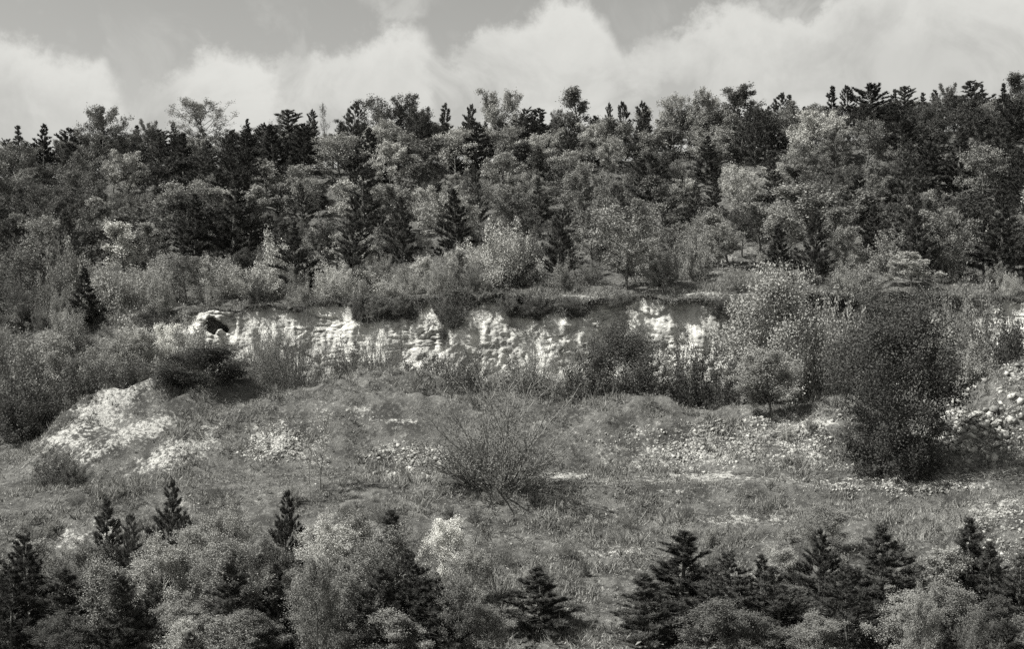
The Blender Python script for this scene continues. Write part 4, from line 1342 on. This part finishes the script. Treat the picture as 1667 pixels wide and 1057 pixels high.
def rot_mats(rg, n, flat=.5):
    a = rg.uniform(0, 6.28, n); b = rg.normal(0, flat, n); c = rg.normal(0, flat, n)
    ca, sa, cb, sb, cc, sc_ = np.cos(a), np.sin(a), np.cos(b), np.sin(b), np.cos(c), np.sin(c)
    Rz = np.zeros((n, 3, 3)); Rz[:, 0, 0] = ca; Rz[:, 0, 1] = -sa; Rz[:, 1, 0] = sa; Rz[:, 1, 1] = ca; Rz[:, 2, 2] = 1
    Rx = np.zeros((n, 3, 3)); Rx[:, 0, 0] = 1; Rx[:, 1, 1] = cb; Rx[:, 1, 2] = -sb; Rx[:, 2, 1] = sb; Rx[:, 2, 2] = cb
    Ry = np.zeros((n, 3, 3)); Ry[:, 1, 1] = 1; Ry[:, 0, 0] = cc; Ry[:, 0, 2] = sc_; Ry[:, 2, 0] = -sc_; Ry[:, 2, 2] = cc
    return Rz @ Rx @ Ry


def stones_mesh(name, X_, d_, s_, rg, mat='stone_pale'):
    Z_ = ground_z(X_, d_)
    acc = Acc(); which = rg.integers(0, 8, len(X_)); R_ = rot_mats(rg, len(X_))
    vs = []; ts = []; n0 = 0
    for k in range(8):
        m = which == k
        if not m.any(): continue
        v, f = ROCKS[k]
        P = np.einsum('nij,vj->nvi', R_[m], v) * s_[m][:, None, None] + np.stack([X_[m], d_[m], Z_[m] - s_[m] * .08], -1)[:, None, :]
        vs.append(P.reshape(-1, 3))
        ts.append((f[None] + (np.arange(m.sum()) * len(v))[:, None, None] + n0).reshape(-1, 3))
        n0 += m.sum() * len(v)
    return build_mesh(name, np.concatenate(vs), None, np.concatenate(ts), mats=[M[mat]])


def in_px(rg, n, cx_, cv, rx, rv, dlo, dhi, rot=0.0):
    """ground points on the bank face round a given bearing, between two distances, clumped"""
    x = cx_ + rg.uniform(-1.25 * rx, 1.25 * rx, n * 14); d = rg.uniform(dlo, dhi, n * 14)
    X_ = wx(x, d); v = HOR - F * ground_z(X_, d) / d
    dx, dv = x - cx_, v - cv
    c, s_ = math.cos(rot), math.sin(rot)
    e = np.hypot((dx * c + dv * s_) / rx, (-dx * s_ + dv * c) / rv)
    ok = (e < 1.15) & (rg.random(len(x)) < 1.3 - e) & (rg.random(len(x)) < .5 + 1.5 * fbm(X_ / 1.2, d / 1.2, 3, 2))
    return np.stack([X_[ok], d[ok]], -1)[:n]


def rng_u(rg, r):
    return rg.uniform(-r, r)


SCREE = [
    # name label, ellipse, distances, big stones, size range, small stones
    ('heap of pale broken rocks on the right bank beside the huge bush', (1600, 668, 108, 80), (58.0, 66.8), 300, (.14, .38), 4500, -.2),
    ('patch of loose pale stones on the bank left of the central bush', (662, 754, 66, 28), (60.3, 66), 120, (.09, .20), 2200, 0),
    ('long scree of pale rubble on the bank right of the central bush', (1150, 724, 170, 36), (60.8, 68), 240, (.07, .18), 7000, -.06),
    ('scree of white rubble on the bank left of the huge bush', (1320, 714, 110, 44), (60.8, 68), 180, (.07, .18), 4200, 0),
    ('strip of pale stones spilling below the track at right', (1465, 792, 130, 14), (54, 60), 160, (.07, .16), 1500, 0),
    ('small pale stones round the bare chalk patch left of the sapling', (450, 720, 60, 30), (60.5, 69), 80, (.06, .14), 2400, 0),
    ('stony slope of pale chips in the right corner above the thicket', (1630, 865, 60, 55), (46, 58), 80, (.05, .12), 1500, 0),
    ('fallen chalk blocks in the bare gap at the cliff foot', (800, 598, 60, 30), (76.5, 80.6), 70, (.10, .28), 700, 0),
    ('fallen blocks at the foot of the brightest cliff', (1090, 600, 110, 25), (77.5, 80.6), 60, (.10, .26), 500, 0),
]
for lab, (ex, ev, rx, rv), (d0, d1), nb, (s0, s1), ns, rot in SCREE:
    rg = np.random.default_rng(int(ex * 7 + ev))
    P = in_px(rg, nb, ex, ev, rx, rv, d0, d1, rot)
    Q = in_px(rg, ns, ex, ev, rx * 1.1, rv * 1.1, d0, d1, rot)
    if len(P) == 0:
        continue
    c = P.mean(0)
    root = obj('stone_heap' if nb == 300 else 'scree', None, None, (c[0], c[1], float(ground_z(c[0], c[1]))))
    root.empty_display_size = .3
    tag(root, lab, 'rocks', 'patches of loose chalk stones')
    for X_, d_ in P:
        s = s0 * .8 + (s1 * 1.1 - s0 * .8) * rg.random() ** 2.6
        o = bpy.data.objects.new('stone', (ROCK_ME if nb == 300 else ROCK_MP)[rg.integers(0, 8)])
        COL.objects.link(o)
        o.parent = root
        o.location = Vector((X_, d_, float(ground_z(X_, d_)) + s * .2)) - root.location
        o.rotation_euler = (rg.normal(0, .4), rg.normal(0, .4), rg.uniform(0, 6.28))
        o.scale = (s, s, s)
    if len(Q):
        me = stones_mesh('small_stones', Q[:, 0], Q[:, 1], np.clip(rg.lognormal(-3.2, .6, len(Q)), .015, .2), rg, 'stone' if nb == 300 else 'stone_pale')
        o = obj('small_stones', me, root)
        o.location = -root.location
        tag(o, kind='stuff')

# chips strewn over the open slope and at the cliff foot
rg = np.random.default_rng(77)
n = 60000
d_ = rg.uniform(44, 82, n); x_ = rg.uniform(-40, 1710, n)
X_ = wx(x_, d_); v_ = HOR - F * ground_z(X_, d_) / d_
w_ = bare_mask(x_, v_, d_)
keep = rg.random(n) < np.clip(w_ ** 2 * .35 + 0.05, 0, 1)
X_, d_ = X_[keep], d_[keep]
me = stones_mesh('gravel', X_, d_, rg.uniform(.02, .055, len(X_)) + .07 * rg.random(len(X_)) ** 8, rg)
tag(obj('gravel', me), 'chalk chips strewn over the banks and the quarry floor', 'gravel', kind='stuff')

# ------------------------------------------------------------------ grass and undergrowth
def blades(name, n, dlo, dhi, h0, h1, wdt, mat, per=4, dens=None, seed=1, lean=.35):
    rg = np.random.default_rng(seed)
    d_ = np.sqrt(rg.uniform(dlo ** 2, dhi ** 2, n)); x_ = rg.uniform(-60, 1730, n)
    X_ = wx(x_, d_); Z_ = ground_z(X_, d_); v_ = HOR - F * Z_ / d_
    p = np.clip(1.0 - 0.9 * bare_mask(x_, v_, d_), .04, 1)
    nzz = fbm(X_ / 2.3, d_ / 2.3, 4, 4, .6)
    p = p * np.clip(.45 + 2.6 * nzz, .04, 1)
    if dens is not None: p = p * dens(x_, v_, d_)
    kk = rg.random(n) < p
    X_, d_, Z_ = X_[kk], d_[kk], Z_[kk]
    m = len(X_)
    hh = rg.uniform(h0, h1, m) * np.clip(.8 + 1.6 * nzz[kk], .4, 1.8)
    C = np.repeat(np.stack([X_, d_, Z_ - .02], -1), per, 0)
    hh = np.repeat(hh, per) * rg.uniform(.6, 1.2, m * per)
    C = C + np.concatenate([rg.normal(0, .09, (m * per, 2)), np.zeros((m * per, 1))], 1)
    dr = unit(np.concatenate([rg.normal(0, lean, (m * per, 2)), np.ones((m * per, 1))], 1))
    sd = unit(np.concatenate([rg.normal(0, 1, (m * per, 2)), np.zeros((m * per, 1))], 1)) * wdt * .5
    V = np.stack([C - sd, C + sd, C + dr * hh[:, None]], 1).reshape(-1, 3)
    return build_mesh(name, V, None, np.arange(len(V)).reshape(-1, 3), mats=[M[mat]])


def not_cliff(x, v, d):
    return np.where((d > 79.5) & (d < 83.6) & (x > 250), 0.08, 1.0)


me = blades('grass', 95000, 42, 92, .08, .30, .035, 'grass', 4, not_cliff, 5, .6)
tag(obj('grass', me), 'short dry grass over the terraces and open slope', 'grass', kind='stuff')


def scrub_mesh():
    rg = np.random.default_rng(9)
    n = 13000
    d_ = np.concatenate([rg.uniform(88, 138, 4200), rg.uniform(136, 150, 1000), rg.uniform(38, 47, 900), rg.uniform(72, 78, 900), rg.uniform(44, 72, 6000)])
    x_ = rg.uniform(-60, 1730, n)
    X_ = wx(x_, d_); Z_ = ground_z(X_, d_)
    p = np.clip(.6 + 1.5 * fbm(X_ / 5, d_ / 5, 6, 3), 0, 1)
    p = np.where((x_ > 1120) & (x_ < 1240) & (d_ > 86) & (d_ < 108), p * .2, p)
    p = np.where((d_ > 72) & (d_ < 80) & (x_ > 300) & (x_ < 1200), p * .15, p)
    k = rg.random(n) < p
    X_, d_, Z_ = X_[k], d_[k], Z_[k]
    m = len(X_); per = 40
    r = np.where((d_ > 43) & (d_ < 72), rg.uniform(.10, .34, m), rg.uniform(.35, .95, m)) * np.where((d_ > 134) & (d_ < 155), 1.6, 1)
    C = np.repeat(np.stack([X_, d_, Z_], -1), per, 0)
    R_ = np.repeat(r, per)[:, None]
    dirs = unit(rg.normal(0, 1, (m * per, 3))); dirs[:, 2] = np.abs(dirs[:, 2])
    C = C + dirs * R_ * (rg.random((m * per, 1)) ** .45) * np.array((1, 1, 1.15))
    nrm = unit(rg.normal(0, 1, C.shape) + np.array((0, 0, .4)))
    a = unit(np.cross(nrm, rg.normal(0, 1, C.shape))); b = np.cross(nrm, a)
    s = rg.uniform(.05, .14, (m * per, 1)) * np.clip(R_ * 1.6, .45, 1)
    V = np.stack([C - a * s, C + b * s * .6, C + a * s], 1).reshape(-1, 3)
    return build_mesh('undergrowth', V, None, np.arange(len(V)).reshape(-1, 3), mats=[M['undergrowth']])


tag(obj('undergrowth', scrub_mesh()), 'low tangled undergrowth between the trees of the wood', 'undergrowth', kind='stuff')


# coarse tussocks give the open ground its grain
me = blades('tussocks', 15000, 43, 92, .22, .55, .05, 'undergrowth', 12, lambda x, v, d: not_cliff(x, v, d) * (1 - .8 * np.exp(-((d - 60) / 1.0) ** 2)), 15, .75)
tag(obj('tussocks', me), 'coarse grass tussocks dotted over the terraces and open slope', 'grass', kind='stuff')


def creeper_mesh():
    rg = np.random.default_rng(19)
    tv = (CLIFF_T.ravel() > .6) & (np.abs(CXX.ravel() - 354) > 30) & (lip.ravel() < .6) & ((lip.ravel() < .02) | (rg.random(CXX.size) < .12 + np.interp(CXX.ravel(), [300, 560, 600, 680, 700, 800, 830, 1200], [.05, .05, .5, .5, .1, .2, 1, 1])))
    C0 = CV[tv]
    C0 = C0[rg.integers(0, len(C0), 1100)]
    m = len(C0); per = 46
    C = np.repeat(C0, per, 0) + rg.normal(0, .2, (m * per, 3)) * np.array((1, .8, 1)) - np.array((0, .12, 0))
    nrm = unit(rg.normal(0, 1, C.shape) + np.array((0, -.4, .4)))
    a = unit(np.cross(nrm, rg.normal(0, 1, C.shape))); b = np.cross(nrm, a)
    s_ = rg.uniform(.035, .085, (m * per, 1))
    V = np.stack([C - a * s_, C + b * s_ * .6, C + a * s_], 1).reshape(-1, 3)
    lv = (((lip > .05) & (lip < .65)) | ((CLIFF_T > .5) & (lip <= 0))).ravel()
    B0 = CV[lv]; B0 = B0[rg.integers(0, len(B0), 30000)] + rg.normal(0, .08, (30000, 3))
    bd_ = unit(np.stack([rg.normal(0, .5, 30000), rg.normal(-.6, .4, 30000), rg.normal(-.25, .7, 30000)], -1))
    sd_ = unit(np.cross(bd_, rg.normal(0, 1, bd_.shape))) * .022
    V = np.concatenate([V, np.stack([B0 - sd_, B0 + sd_, B0 + bd_ * rg.uniform(.15, .55, (30000, 1))], 1).reshape(-1, 3)])
    return build_mesh('creeper', V, None, np.arange(len(V)).reshape(-1, 3), mats=[M['leaf_dark']])


tag(obj('creeper', creeper_mesh()), 'dark matted scrub and roots hanging over the cliff rim', 'scrub', kind='stuff')
